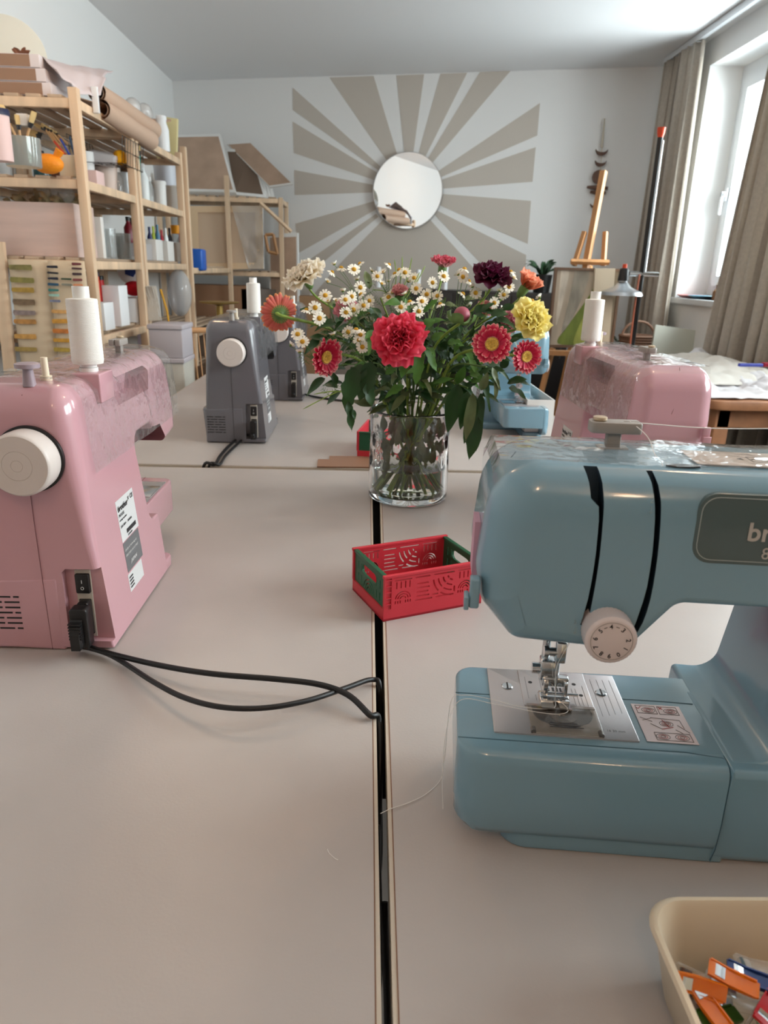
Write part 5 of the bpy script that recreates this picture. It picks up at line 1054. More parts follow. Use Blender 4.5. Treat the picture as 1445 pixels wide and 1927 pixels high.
for k in range(9):
    a = at_y(60+rnd.uniform(-20, 10), 238+rnd.uniform(-10, 20), 2.95) if k > 4 else at_y(78+6*k, 232+4*k, 2.92); b = at_y(108+5*k, 275+rnd.uniform(-4, 6), 2.88)
    brush('long handled paint brush in the slanting bundle, number %s from the top' % ('one', 'two', 'three', 'four', 'five', 'six', 'seven', 'eight', 'nine')[k] if False else ('topmost brush', 'second brush', 'third brush', 'fourth brush', 'lowest brush', 'dark thin brush', 'long dark brush', 'grey thin brush', 'black thin brush')[k]+' of the bundle slanting across the second shelf', b, a, wood if k < 5 else greym, None, False, 'slanting bundle of paint brushes')
jar('white ceramic cup standing right behind the post', 163, -1.16, Z[1]+0.062, 0.034, 0.075, whitep2, None, 'cup', 'cup')
block('pale pink box under the white cup', 170, -1.13, Z[1], 0.09, 0.09, 0.06, pinkp)
P0 = on(202, -1.12, Z[1]); t = thing('ribbed_bin', 'cream ribbed bin with a round lid on the second shelf', 'bin', tuple(P0)); m = MB()
m.lathe([(0.001, 0), (0.040, 0), (0.050, 0.125), (0.001, 0.125)], 60, wob=lambda i, z: 1+0.02*(i % 2)); part('body', m, mat('ribbed_cream', (206, 188, 178), 0.5), t); m = MB(); m.lathe([(0.001, 0.125), (0.053, 0.125), (0.053, 0.14), (0.001, 0.143)], 40); part('lid', m, mat('ribbed_cream', (206, 188, 178), 0.5), t)
block('brown cardboard box behind the ribbed bin', 196, -1.34, Z[1], 0.20, 0.16, 0.17, kraft)
jar('small clear glass bottle right of the ribbed bin', 224, -1.08, Z[1], 0.024, 0.09, clearj, whitep2, 'bottle', 'bottle', neck=0.012)
jar('clear bottle with white screw lid next to the middle posts', 238, -1.12, Z[1], 0.036, 0.125, mat_clear('frosted', (220, 222, 222), 0.55, 0.2), whitep2, 'bottle', 'bottle')
# wire basket under the top shelf
P0 = on(205, -1.10, 1.53); t = thing('wire_basket', 'black wire basket hung under the top shelf', 'basket', (P0.x, P0.y, P0.z)); m = MB()
for k in range(9): m.tube([(-0.11, -0.14+0.035*k, 0.10), (-0.10, -0.14+0.035*k, 0.0), (0.10, -0.14+0.035*k, 0.0), (0.11, -0.14+0.035*k, 0.10)], 0.0014, 5)
for x, z in ((-0.11, 0.10), (-0.105, 0.05), (-0.10, 0), (-0.05, 0), (0, 0), (0.05, 0), (0.10, 0), (0.105, 0.05), (0.11, 0.10)): m.tube([(x, -0.14, z), (x, 0.14, z)], 0.0016, 5)
part('wires', m, blackp, t, smooth=60)
m = MB(); m.sphere(P0+Vector((0.03, 0.06, 0.045)), 0.03, 16, 10); single('ball', m, mat('sunny_yellow', (250, 178, 10), 0.5), 'yellow ball of wool in the wire basket', 'ball')
m = MB(); m.box(-0.05, 0.05, -0.05, 0.05, 0, 0.05, 0.01); single('pouch', m, greyc, 'grey pouch in the wire basket', 'pouch', loc=tuple(P0+Vector((-0.02, -0.03, 0.004))), rot=(0.2, 0.1, 0.4))
jar('wooden bowl hanging right of the wire basket', 243, -1.06, 1.53, 0.036, 0.04, mat('wooden_bowl', (188, 140, 86), 0.5), None, 'bowl', 'bowl')
# --- second shelf, second unit
jar('tall white glue bottle between the two shelf units', 272, -1.08, Z[1], 0.026, 0.16, mat('glue_white', (226, 232, 232), 0.35), whitep2, 'bottle', 'bottle', neck=0.010)
jar('narrow clear bottle beside the glue bottle', 284, -1.14, Z[1], 0.022, 0.13, clearj, whitep2, 'bottle', 'bottle', neck=0.010)
brush('paint brush with turquoise handle hanging from the top shelf', on(264, -1.01, Z[1]+0.02), on(262, -1.02, Z[0]-0.03), mat('turquoise_handle', (60, 160, 150), 0.4))
jar('narrow white paint tub in front of the others', 302, -1.10, Z[1], 0.034, 0.105, whitep2, whitep2, 'tub', 'paint_tub', grp='white paint tubs')
jar('white paint tub with blue print at the right end', 328, -1.09, Z[1], 0.052, 0.105, whitep2, whitep2, 'tub', 'paint_tub', grp='white paint tubs')
jar('large white paint tub stacked on top of the others', 312, -1.16, Z[1]+0.126, 0.062, 0.125, mat('tub_cool_white', (206, 208, 216), 0.4), whitep2, 'tub', 'paint_tub', grp='white paint tubs')
jar('white paint tub underneath the large stacked one', 312, -1.17, Z[1], 0.058, 0.105, whitep2, whitep2, 'tub', 'paint_tub', grp='white paint tubs')
# --- third shelf
t = block('large pale wooden box at the left end of the third shelf', 96, -1.215, Z[2], 0.285, 0.20, 0.185, mat('washed_wood', (206, 180, 170), 0.6, var=0.05, scale=8, stretch=(0.3, 1, 3)), 'box', 'wooden_box')
m = MB(); rnd = random.Random(4); P0 = on(94, -1.235, Z[2]+0.19)
for k in range(40): b = Vector((rnd.uniform(-0.13, 0.1), rnd.uniform(-0.08, 0.08), 0)); d = Vector((rnd.uniform(-1, 1), rnd.uniform(-0.5, 0.5), rnd.uniform(0.4, 1))).normalized(); leaf(m, b, d, (0, -1, 0.3), rnd.uniform(0.04, 0.09), rnd.uniform(0.01, 0.03), 0.3, 0.3, 0, k)
o = single('dried_leaves', m, mat_ramp('dried_leaf', [(0, (120, 112, 84)), (0.5, (150, 130, 96)), (1, (150, 110, 70))], 0.8), 'dried grey green leaves heaped on the large pale box', 'dried leaves', loc=tuple(P0), recalc=False); o['kind'] = 'stuff'
m = MB(); m.sphere((0, 0, 0.04), 0.07, 24, 14, (1.1, 0.8, 0.75)); single('plastic_bag', m, mat_clear('bag_film', (240, 240, 236), 0.88, 0.08, 0.9, 30), 'crumpled clear plastic bag lying over the dried leaves', 'bag', 'crumpled clear plastic bags', loc=tuple(P0+Vector((0.02, 0.0, 0.0))))
block('narrow white canvas board standing just right of the front post', 181, -1.10, Z[2], 0.075, 0.03, 0.155, mat('white_canvas', (226, 222, 216), 0.7), 'canvas', 'canvas_board')
for k, (q, h, lb) in enumerate(((207, 0.12, 'clear plastic cup nearest the white board on the third shelf'), (222, 0.10, 'clear plastic cup in the middle of the third shelf row'), (235, 0.11, 'clear plastic cup at the right of the third shelf row'))): jar(lb, q, -1.10-0.04*(k == 1), Z[2], 0.032, h, clearj, None, 'cup', 'plastic_cup', grp='clear plastic cups')
block('grey beige storage box at the right end of the third shelf', 256, -1.13, Z[2], 0.12, 0.15, 0.075, greyc)
for k, (q, lb, c) in enumerate(((244, 'dark red bottle above the grey beige box', (110, 20, 34)), (252, 'black bottle above the grey beige box', (24, 22, 26)))): jar(lb, q, -1.16, Z[2]+0.078, 0.022, 0.11, mat('dark_bottle_%d' % k, c, 0.3), blackp, 'bottle', 'bottle', neck=0.01)
for k, q in enumerate((288, 310, 334)):
    block(('left', 'middle', 'right')[k]+' white cardboard bin of three on the third shelf', q, -1.09, Z[2], 0.075, 0.12, 0.10, mat('white_card_bin', (222, 220, 216), 0.6), 'box', 'storage_bin', grp='three white card bins')
cols = [((30, 40, 90), 'navy'), ((190, 210, 80), 'lime green'), ((70, 120, 150), 'blue grey'), ((170, 30, 50), 'dark red'), ((230, 235, 235), 'white'), ((40, 44, 60), 'blackish blue')]
for k, (c, n_) in enumerate(cols):
    jar(n_+' paint bottle standing in the white card bins', 284+7.5*k, -1.085-0.02*(k % 2), Z[2]+0.04, 0.013, 0.11+0.01*(k % 3), mat('bottle_'+n_.replace(' ', '_'), c, 0.35), mat('bottle_'+n_.replace(' ', '_'), c), 'bottle', 'paint_bottle', 12, 0.006, 'paint bottles in the card bins')
jar('orange yellow cup lying upside down on the right card bin', 331, -1.10, Z[2]+0.15, 0.028, 0.045, mat('cup_orange', (240, 160, 20), 0.5), None, 'cup', 'cup')
jar('neon pink tube in the right card bin', 342, -1.07, Z[2]+0.09, 0.012, 0.085, mat('neon_pink', (250, 60, 110), 0.4), None, 'tube', 'paint_tube')
m = MB(); m.sphere((0, 0, 0), 0.05, 24, 14, (0.7, 0.8, 1.3)); single('plastic_bag', m, mat_clear('bag_film'), 'crumpled clear plastic bag at the end of the third shelf by the far post', 'bag', 'crumpled clear plastic bags', loc=tuple(on(344, -1.06, Z[2]+0.08)))
# --- fourth shelf
whb = mat('white_magazine_file', (230, 232, 234), 0.5)
for k, (q, X, w, h, lb) in enumerate(((196, -1.055, 0.055, 0.105, 'low white storage box nearest the front post'), (222, -1.07, 0.07, 0.165, 'tall white magazine file on the fourth shelf'), (258, -1.08, 0.085, 0.105, 'white ribbed box at the right of the fourth shelf'))): block(lb, q, X, Z[3], w, 0.11 if k < 2 else 0.22, h, whb, 'box', 'storage_box', grp='white boxes on the fourth shelf')
jar('red and white bottle standing behind the tall white file', 196, -1.20, Z[3]+0.0, 0.030, 0.20, mat('scarlet', (200, 30, 36), 0.4), blackp, 'bottle', 'bottle', neck=0.015)
jar('orange red bottle left of the tall white file', 184, -1.12, Z[3]+0.0, 0.024, 0.20, mat('vermilion', (214, 70, 40), 0.4), navy, 'bottle', 'bottle')
p = on(252, -1.08, Z[3]+0.145); m = MB(); m.sphere((0, 0, 0), 0.042, 20, 12, (1.1, 1, 0.8)); single('yarn_ball', m, mat('red_yarn', (204, 20, 40), 0.9, bump=0.8, bscale=90), 'red ball of yarn lying on the white ribbed box', 'yarn', loc=tuple(p))
p = on(246, -1.10, Z[3]+0.225); t = thing('wall_plate', 'white round paddle with a dark blue patch leaning above the red yarn', 'paddle', tuple(p)); m = MB(); disc(m, 0, 0.062, -0.004, 0.004, 32); part('plate', m, whitep2, t); m = MB(); disc(m, 0, 0.032, -0.006, -0.003, 5); part('blue_patch', m, mat('royal_navy', (30, 56, 120), 0.5), t)
m = MB(); rnd = random.Random(6)
for k in range(60): x = rnd.uniform(-0.03, 0.03); m.tube([(x, rnd.uniform(-0.02, 0.02), 0), (x+0.01, 0, -0.06), (x+0.016+rnd.uniform(-0.01, 0.01), 0, -0.15)], 0.0016, 4)
o = single('yarn_fringe', m, mat('cream_fringe', (206, 200, 190), 0.9), 'cream yarn fringe hanging at the end of the fourth shelf', 'fringe', loc=tuple(on(279, -0.99, Z[3]+0.16))); o['kind'] = 'stuff'
m = MB(); m.sphere((0, 0, 0), 0.12, 28, 16, (0.55, 0.6, 1.05)); single('plastic_bag', m, mat_clear('bag_film2', (232, 234, 240), 0.6, 0.12, 0.8, 16), 'big cloudy plastic bag hanging under the third shelf of the second unit', 'bag', 'crumpled clear plastic bags', loc=tuple(on(338, -1.05, 1.00)))
m = MB(); m.box(-0.04, 0.04, -0.06, 0.06, -0.06, 0.06, 0.012); single('plastic_tub', m, mat('bright_blue', (30, 96, 190), 0.4), 'bright blue plastic tub hooked beyond the second shelf unit', 'tub', loc=tuple(at_y(372, 489, 4.45)))
m = MB(); m.tube([(0, 0, 0.1), (0.03, -0.02, 0.0), (0.04, -0.02, -0.12)], 0.012, 8, flat=0.4); single('strap', m, mat('mustard', (200, 146, 40), 0.8), 'mustard yellow strap hanging under the second unit', 'strap', loc=tuple(on(305, -1.03, 0.93)))
block('mauve fabric box standing low in the second shelf unit', 300, -1.10, Z[4], 0.14, 0.2, 0.22, mat('mauve_box', (150, 134, 142), 0.7), 'box', 'fabric_box')
# --- top shelf
for k, (z, x0, x1, lb) in enumerate(((0, -1.44, -1.10, 'lowest of the three flat brown and white boxes on the top shelf'), (0.042, -1.47, -1.115, 'middle one of the three flat brown and white boxes'), (0.084, -1.49, -1.13, 'uppermost of the three flat brown and white boxes'))):
    t = thing('flat_box', lb, 'box', ((x0+x1)/2, 2.93, Z[0]+z+0.0005), group='flat boxes on the top shelf'); w = (x1-x0)/2; m = MB(); m.box(-w, w, -0.13, 0.15, 0, 0.040, 0.002); part('box_body', m, mat('pale_card', (216, 206, 206), 0.7), t)
    m = MB(); m.box(-w*0.72, w*0.82, -0.1315, -0.128, 0.002, 0.038); part('brown_end', m, mat('brown_card', (150, 118, 96), 0.7), t, smooth=0)
m = MB()
C_ = [at_y(100, 118, 2.86), at_y(215, 172, 3.12), at_y(165, 196, 2.80), at_y(185, 130, 3.2)]
def tf(u, v):
    a = at_y(30, 106, 2.95)*(1-u)+at_y(214, 134, 3.25)*u; b = at_y(98, 112, 2.80)*(1-u)+at_y(180, 150, 2.95)*u; p = a*(1-v)+b*v
    if v > 0.6: p = p+Vector((0.02, -0.02, -0.17*(v-0.6)*(0.5+1.1*u*(1.15-u)*1.6)))
    return p+Vector((0, 0, 0.012*noise.noise(Vector((u*5, v*4, 1)))))
m.grid(tf, 24, 14); o = single('tissue_paper', m, mat('tissue_pink_grey', (206, 194, 196), 0.7, bump=0.4, bscale=40), 'translucent pale tissue sheet draped over the flat boxes', 'tissue paper', smooth=60, recalc=False, solid=0.0012)
for k, (q, dz, lb) in enumerate(((232, 0.02, 'upper brown paper roll lying along the top shelf edge'), (222, -0.045, 'lower brown paper roll lying along the top shelf edge'))):
    p0 = on(182+8*k, -1.03+0.03*k, Z[0]+0.045+dz); p1 = on(288-6*k, -1.02+0.02*k, Z[0]+0.035+dz); m = MB(); n = 20; d = (p1-p0)
    m.tube([p0, p0+d*0.33, p0+d*0.66, p1], [0.034, 0.038, 0.036, 0.040], n, cap=False); m.tube([p1, p0], [0.030, 0.024], n, cap=False); single('paper_roll', m, mat('roll_paper', (196, 166, 144), 0.65, bump=0.3, bscale=18), lb, 'paper roll', 'brown paper rolls', recalc=False)
m = MB(); a = on(215, -1.15, Z[0]+0.10); m.T(Matrix.Translation(a) @ Matrix.Rotation(0.25, 4, 'Y')); m.box(-0.15, 0.10, -0.12, 0.22, 0, 0.004); single('cardboard_sheet', m, kraft, 'brown cardboard sheet tilted on the top shelf', 'cardboard', smooth=0)
m = MB(); a = on(262, -1.16, Z[0]+0.13); m.T(Matrix.Translation(a) @ Matrix.Rotation(0.2, 4, 'X')); m.box(-0.12, 0.10, -0.16, 0.24, 0, 0.012); single('cardboard_sheet', m, kraft, 'darker folded cardboard behind the clear bags on the top shelf', 'cardboard', smooth=0)
block('small white price card clipped to the top shelf beside the post', 182, -0.99, Z[0]-0.03, 0.022, 0.012, 0.085, whb, 'card', 'price_card')
for k, (q, X, lb) in enumerate(((250, -1.08, 'clear bag of white beads on the paper rolls'), (272, -1.06, 'clear bag of white shells near the end of the top shelf'))): m = MB(); m.sphere((0, 0, 0), 0.045, 22, 14, (0.8, 1.1, 0.9)); single('plastic_bag', m, mat_clear('bag_white', (236, 232, 228), 0.55, 0.1, 0.9, 34), lb, 'bag', 'crumpled clear plastic bags', loc=tuple(on(q, X, Z[0]+0.13)))
jar('white plastic bottle without label at the far end of the top shelf', 307, -1.03, Z[0]-0.01, 0.034, 0.155, whb, whb, 'bottle', 'bottle', neck=0.024)
p = on(314, -1.12, Z[0]+0.1105); m = MB(); m.box(-0.06, 0.06, -0.01, 0.01, -0.11, 0.11, 0.009); single('yellow_board', m, mat('pale_yellow', (214, 202, 150), 0.6), 'pale yellow rounded board behind the white bottle', 'board', loc=tuple(p), rot=(0, 0.1, 0))
p = at_y(14, 104, 3.16); t = thing('round_disc', 'cream round disc leaning on the left wall above the flat boxes', 'disc', tuple(p), R(22)); m = MB(); m.lathe([(0.001, 0.012), (0.09, 0.008), (0.138, -0.004), (0.140, 0.0), (0.09, 0.014), (0.001, 0.018)], 40, cap0=False, cap1=False); o = part('disc_body', m, mat('cream_disc_paint', (222, 218, 204), 0.7), t); o.rotation_euler = (R(84), 0, 0)
m = MB(); rnd = random.Random(8)
for k in range(8): leaf(m, (0, 0, 0), (rnd.uniform(-1, 1), -0.2, 1), (0, -1, 0), 0.05, 0.018, 0.3, 0.4, 0, k)
single('dried_flower', m, mat('rust_brown', (130, 84, 62), 0.8), 'rust brown dried flower in front of the cream disc', 'dried flower', loc=tuple(at_y(42, 108, 2.98)), recalc=False)
# swatch sheets and plank
linen = mat('linen_paper', (206, 186, 158), 0.8, bump=0.3, bscale=60)
def swatches(label, x0, y0, x1, y1, Yd, rows, rz=0.0):
    a, b = at_y(x0, y0, Yd), at_y(x1, y0, Yd); zt = a.z; h = 0.62; t = thing('swatch_sheet', label, 'swatch sheet', (a.x, Yd, zt-h), group='paint swatch sheets'); w = b.x-a.x
    m = MB()
    m.grid(lambda u, v: (u*w, 0.004*sin(v*9)+0.003*sin(u*7), v*h), 6, 14); part('sheet', m, linen, t, solid=0.0016, smooth=60)
    for k, (px0, px1, py, ph, c) in enumerate(rows):
        p0 = at_y(px0, py, Yd); p1 = at_y(px1, py+ph, Yd); m = MB(); rg = random.Random(k)
        pts = [(p0.x-a.x, p0.z-zt+h), (p1.x-a.x, p0.z-zt+h+rg.uniform(-0.002, 0.002)), (p1.x-a.x+0.003, (p0.z+p1.z)/2-zt+h), (p1.x-a.x, p1.z-zt+h), (p0.x-a.x, p1.z-zt+h+rg.uniform(-0.002, 0.002)), (p0.x-a.x-0.003, (p0.z+p1.z)/2-zt+h)]
        m.prism(pts, 'y', -0.0115, -0.0095); part('paint_swatch', m, mat('swatch_%02x%02x%02x' % c, c, 0.7, var=0.12, scale=60), t, smooth=0)
    return t
swatches('left linen sheet with six olive and ochre brush strokes', 14, 488, 88, 700, 2.73, [(20, 62, 498, 11, (120, 112, 66)), (22, 66, 521, 12, (128, 120, 64)), (25, 66, 541, 10, (164, 132, 58)), (27, 68, 562, 12, (112, 92, 70)), (28, 69, 583, 10, (136, 120, 116)), (29, 70, 600, 10, (172, 124, 68)), (30, 70, 628, 10, (186, 140, 76)), (31, 71, 652, 9, (150, 126, 70))])
swatches('right linen sheet with dark blue, teal and ochre swatches', 89, 490, 158, 700, 2.715, [(91, 110, 500, 5, (24, 26, 40)), (92, 111, 511, 5, (24, 24, 34)), (93, 111, 522, 5, (22, 28, 48)), (93, 112, 532, 6, (34, 72, 96)), (94, 112, 543, 5, (50, 116, 112)), (95, 113, 553, 5, (150, 190, 176)), (96, 115, 564, 5, (116, 120, 142)), (138, 154, 494, 5, (110, 50, 56)), (138, 155, 503, 5, (70, 40, 46)), (139, 155, 513, 5, (54, 34, 42)), (140, 156, 524, 5, (120, 60, 60)), (141, 157, 534, 6, (200, 130, 90)), (118, 136, 523, 4, (44, 66, 46)), (119, 137, 533, 5, (120, 120, 108)), (100, 128, 582, 8, (206, 156, 92)), (101, 130, 600, 8, (188, 136, 56)), (102, 131, 618, 9, (192, 116, 52)), (103, 132, 636, 8, (190, 140, 52)), (104, 133, 653, 9, (166, 140, 62)), (105, 133, 672, 8, (190, 140, 60))])
a = at_y(0, 455, 2.74); b = at_y(20, 760, 2.74); m = MB(); m.prism([(a.x-0.03, a.z), (a.x+0.012, a.z), (b.x+0.01, b.z-0.4), (b.x-0.03, b.z-0.4)], 'y', 2.735, 2.755); single('wooden_plank', m, pine, 'upright wooden plank at the left picture edge beside the swatch sheets', 'plank', smooth=0)
# storage boxes and rattan chair by the far table
lil = mat('lilac_grey_box', (186, 180, 186), 0.55); crm = mat('cream_grey_box', (190, 186, 176), 0.55)
X0 = at_y(318, 640, 3.06).x
for k, (z0, z1, mm, lb) in enumerate(((0.0, 0.42, crm, 'lowest grey storage box of the stack behind the pink machine'), (0.42, 0.78, crm, 'cream grey storage box in the middle of the stack'), (0.78, 0.915, lil, 'lilac grey storage box on top of the stack'))):
    t = thing('storage_crate', lb, 'storage box', (X0, 3.06, z0+0.0005*k), group='stacked grey storage boxes'); m = MB(); m.box(-0.068, 0.068, -0.05, 0.13, 0, z1-z0-0.02, 0.004); part('box_body', m, mm, t); m = MB(); m.box(-0.072, 0.072, -0.055, 0.135, z1-z0-0.02, z1-z0, 0.004); part('lid', m, lil, t)
rat = mat('rattan_cane', (206, 158, 112), 0.55, bump=0.5, bscale=200)
p = at_y(366, 650, 3.25); t = thing('rattan_chair', 'honey coloured rattan chair pushed to the left far corner of the tables', 'chair', (p.x, 3.25, 0)); w = 0.26
m = MB(); m.tube(spline([(-0.02, 0.0, 0.42), (-0.075, 0, 0.60), (-0.085, 0, 0.80), (-0.06, 0, 0.865), (0.0, 0.01, 0.875), (0.16, 0.05, 0.875), (0.30, 0.05, 0.875), (0.34, 0.04, 0.82), (0.34, 0, 0.60), (0.30, 0, 0.42)], 6), 0.013, 10); part('backrest', m, rat, t)
m = MB()
for k in range(16): m.tube([(-0.06+0.024*k, 0.03, 0.86), (-0.02+0.020*k, 0.0, 0.44)], 0.0028, 5)
part('cane_weave', m, rat, t)
m = MB(); m.lathe([(0.001, 0.42), (0.19, 0.42), (0.20, 0.435), (0.19, 0.45), (0.001, 0.45)], 30, (0.13, 0.16, 0)); part('seat', m, rat, t)
for x, y in ((-0.02, 0.02), (0.29, 0.02), (0.0, 0.30), (0.26, 0.30)): m = MB(); m.cyl((x, y, 0.0), (x*0.9+0.01, y*0.9+0.01, 0.43), 0.012); part('leg', m, rat, t)
# ================================================================== canvases in the far left corner
cwhite = mat('canvas_white_edge', (226, 226, 224), 0.6); cback = mat('canvas_back', (176, 150, 130), 0.75, var=0.06, scale=6); cdark = mat('brown_canvas_back', (112, 94, 80), 0.8); plast = mat_clear('wrap_film', (240, 240, 238), 0.75, 0.12, 0.8, 14)
def canvas(label, corners, Ys, th, face, name='canvas', bar=0.06, barm=None):
    P = [at_y(c[0], c[1], y) for c, y in zip(corners, Ys)]; n = (P[1]-P[0]).cross(P[3]-P[0]).normalized()
    if n.y < 0: n = -n
    O_ = P[0]; t = thing(name, label, 'canvas', tuple(O_), group='canvases stored in the far corner')
    m = MB(); m.loft([[p-O_ for p in P], [p-O_+n*th for p in P]]); part('canvas_sides', m, cwhite, t, smooth=0)
    c = sum(P, Vector())/4; q = 1-bar*2
    m = MB(); m.loft([[c+(p-c)*q-O_-n*0.0008 for p in P], [c+(p-c)*q-O_-n*0.0002 for p in P]]); part('canvas_back', m, face, t, smooth=0)
    return t, P, n
canvas('large canvas tilted backwards on top of the rack, brown back towards us', [(312, 254), (414, 252), (444, 362), (352, 360)], (5.78, 5.75, 5.50, 5.52), 0.04, cback, bar=0.045)
canvas('dark backed canvas with thick white edges right of the large one', [(424, 280), (474, 282), (500, 372), (440, 366)], (5.80, 5.76, 5.52, 5.54), 0.03, cdark, bar=0.06)
canvas('white edged board sloping down to the right at the top of the pile', [(426, 270), (470, 267), (551, 346), (508, 352)], (5.84, 5.80, 5.45, 5.50), 0.012, cback, bar=0.03)
for k in range(3): canvas(('first', 'second', 'third')[k]+' thin white canvas edge fanned right of the dark backed one', [(478+8*k, 285+7*k), (482+8*k, 285+7*k), (506+6*k, 374), (500+6*k, 374)], (5.74, 5.74, 5.54, 5.54), 0.03, cwhite)
t, P, n_ = canvas('large stretched canvas wrapped in plastic on the rack, wooden bars showing', [(358, 388), (494, 388), (496, 506), (362, 508)], (5.50, 5.48, 5.46, 5.48), 0.03, mat('raw_linen_back', (196, 172, 148), 0.8), bar=0.0)
m = MB(); c = sum(P, Vector())/4
def ringp(q): return [c+(p-c)*q-P[0] for p in P]
o1, o2 = ringp(1.0), ringp(0.80)
for i in range(4): j = (i+1) % 4; m.loft([[o1[i]-n_*0.012, o1[j]-n_*0.012, o2[j]-n_*0.012, o2[i]-n_*0.012], [o1[i]-n_*0.001, o1[j]-n_*0.001, o2[j]-n_*0.001, o2[i]-n_*0.001]])
part('stretcher_bars', m, mat('stretcher_wood', (212, 184, 150), 0.6), t, smooth=0)
m = MB(); m.grid(lambda u, v: (P[1]+(P[2]-P[1])*v-P[0])+(P[0]-P[1])*0.42*u*(1-0.5*v)-n_*(0.018+0.012*noise.noise(Vector((u*4, v*5, 2)))), 20, 20); part('plastic_wrap', m, plast, t, recalc=False, smooth=60)
canvas('tall canvas standing at the right end of the rack, cream back in a white edge', [(505, 440), (560, 438), (562, 580), (508, 584)], (5.60, 5.56, 5.56, 5.60), 0.03, cback, bar=0.05)
m = MB(); A_ = [at_y(*q, 5.42) for q in ((499, 442), (514, 441), (522, 478), (505, 474))]; c = sum(A_, Vector())/4
for i in range(4): j = (i+1) % 4; m.tube([A_[i]-c, A_[j]-c], 0.011, 4)
single('picture_frame', m, mat('oak', (168, 124, 82), 0.6), 'small empty wooden frame hanging at the side of the wrapped canvas', 'frame', loc=tuple(c), smooth=0)
a, b = at_y(490, 382, 5.44), at_y(548, 436, 5.40); m = MB(); m.tube([Vector((0, 0, 0)), b-a], 0.013, 4); single('wooden_lath', m, pine, 'slanting pine lath right of the wrapped canvas', 'lath', loc=tuple(a), smooth=0)
for k, (x, zb, w, hh, c, lb) in enumerate(((-1.14, 0.7735, 0.48, 0.24, (150, 112, 84), 'brown cardboard box on the middle shelf of the corner rack'), (-1.22, 0.3735, 0.36, 0.30, (128, 108, 92), 'dull brown box low in the corner rack'), (-0.82, 0.7735, 0.26, 0.22, (122, 112, 104), 'grey brown crate at the right of the corner rack'), (-0.42, 0.0, 0.26, 0.95, (150, 116, 84), 'tall ochre cardboard box right beside the corner rack'))):
    m = MB(); m.box(-w/2, w/2, -0.07, 0.18, 0, hh, 0.004); single('cardboard_box', m, mat('box_%d' % k, c, 0.7), lb, 'box', 'boxes in the corner rack', loc=(x, 5.64, zb))
# brass dish on glass jar
p = on(388, -0.93, 0.955); t = thing('brass_dish', 'brass dish on a stand behind the nearer grey machine', 'dish', (p.x, 4.1, 0.0)); p = at_y(396, 597, 4.3); t.location = (-0.86, 4.3, 0.60)
m = MB(); m.lathe([(0.001, 0.33), (0.11, 0.345), (0.115, 0.352), (0.001, 0.338)], 30); part('dish', m, mat('brass', (176, 146, 82), 0.35, 0.6), t); m = MB(); m.lathe([(0.07, 0), (0.06, 0.02), (0.02, 0.05), (0.02, 0.33)], 20); part('stand', m, mat('brass'), t)
m = MB(); m.box(-0.11, 0.15, -0.15, 0.15, 0.0, 0.5995, 0.004); single('side_table', m, mat('dark_walnut', (92, 70, 54), 0.5), 'dark wooden cabinet under the brass dish', 'cabinet', loc=(t.location.x, 4.3, 0))
# ================================================================== black sideboard behind the bouquet
t = thing('sideboard', 'black sideboard against the back wall behind the bouquet', 'sideboard', (0.20, 5.30, 0.0), -YWC)
m = MB(); m.box(0.0, 1.22, 0.0, 0.30, 0.10, 1.03, 0.004); part('sideboard_body', m, mat('black_lacquer', (30, 29, 31), 0.35), t)
for k in range(3): m = MB(); m.box(0.01+0.405*k, 0.40+0.405*k, -0.012, 0.0, 0.12, 1.01, 0.002); d_ = part('door', m, mat('black_lacquer'), t); m = MB(); m.cyl((0.37+0.405*k, -0.03, 0.60), (0.37+0.405*k, -0.03, 0.72), 0.005); part('handle', m, steel, d_)
for x in (0.05, 1.12): m = MB(); m.box(x, x+0.04, 0.05, 0.25, 0, 0.10); part('leg', m, blackp, t, smooth=0)
def side(pxx, yy, Yd): p = at_y(pxx, yy, Yd); return (p.x, Yd, 1.0305)
for k, (x, h, lb) in enumerate(((838, 0.17, 'tall white candle on the sideboard right of the pink and white carnation'), (787, 0.13, 'white candle on the sideboard left of the centre'), (712, 0.14, 'white candle on the sideboard behind the left chamomile'))):
    Yd = 5.32-0.25*(side(x, 520, 5.3)[0]-0.2)+0.06; m = MB(); m.lathe([(0.001, 0), (0.018, 0), (0.018, h), (0.001, h+0.002)], 16); single('candle', m, whb, lb, 'candle', 'white candles on the sideboard', loc=side(x, 520, Yd))
# ================================================================== easel, painting, moon garland
oak = mat('easel_wood', (200, 146, 96), 0.5, var=0.08, scale=20, stretch=(1, 1, 0.1)); E0 = at_y(1100, 560, 4.2)
t = thing('easel', 'wooden studio easel carrying the green painting', 'easel', (E0.x, 4.2, 0))
def ep(x, y, Yd=4.2): return at_y(x, y, Yd)-Vector((E0.x, 4.2, 0))
for nm, a, b, w in (('mast', ep(1136, 322, 4.32), ep(1103, 496, 4.24), 0.022), ('lower_mast', ep(1103, 496, 4.25), ep(1085, 900, 4.2), 0.022), ('side_bar', ep(1100, 436, 4.27), ep(1080, 500, 4.24), 0.016), ('side_bar', ep(1139, 436, 4.27), ep(1135, 500, 4.24), 0.016), ('cross_bar', ep(1074, 492, 4.22), ep(1146, 494, 4.22), 0.015)):
    m = MB(); m.tube([a, b], w, 4); part(nm, m, oak, t, smooth=0)
for a, b in ((ep(1040, 655, 4.23), Vector((-0.26, 0.05, 0.01))), (ep(1150, 655, 4.23), Vector((0.22, 0.05, 0.01))), (ep(1110, 500, 4.34), Vector((0.02, 0.55, 0.01)))): m = MB(); m.tube([a, b], 0.018, 4); part('leg', m, oak, t, smooth=0)
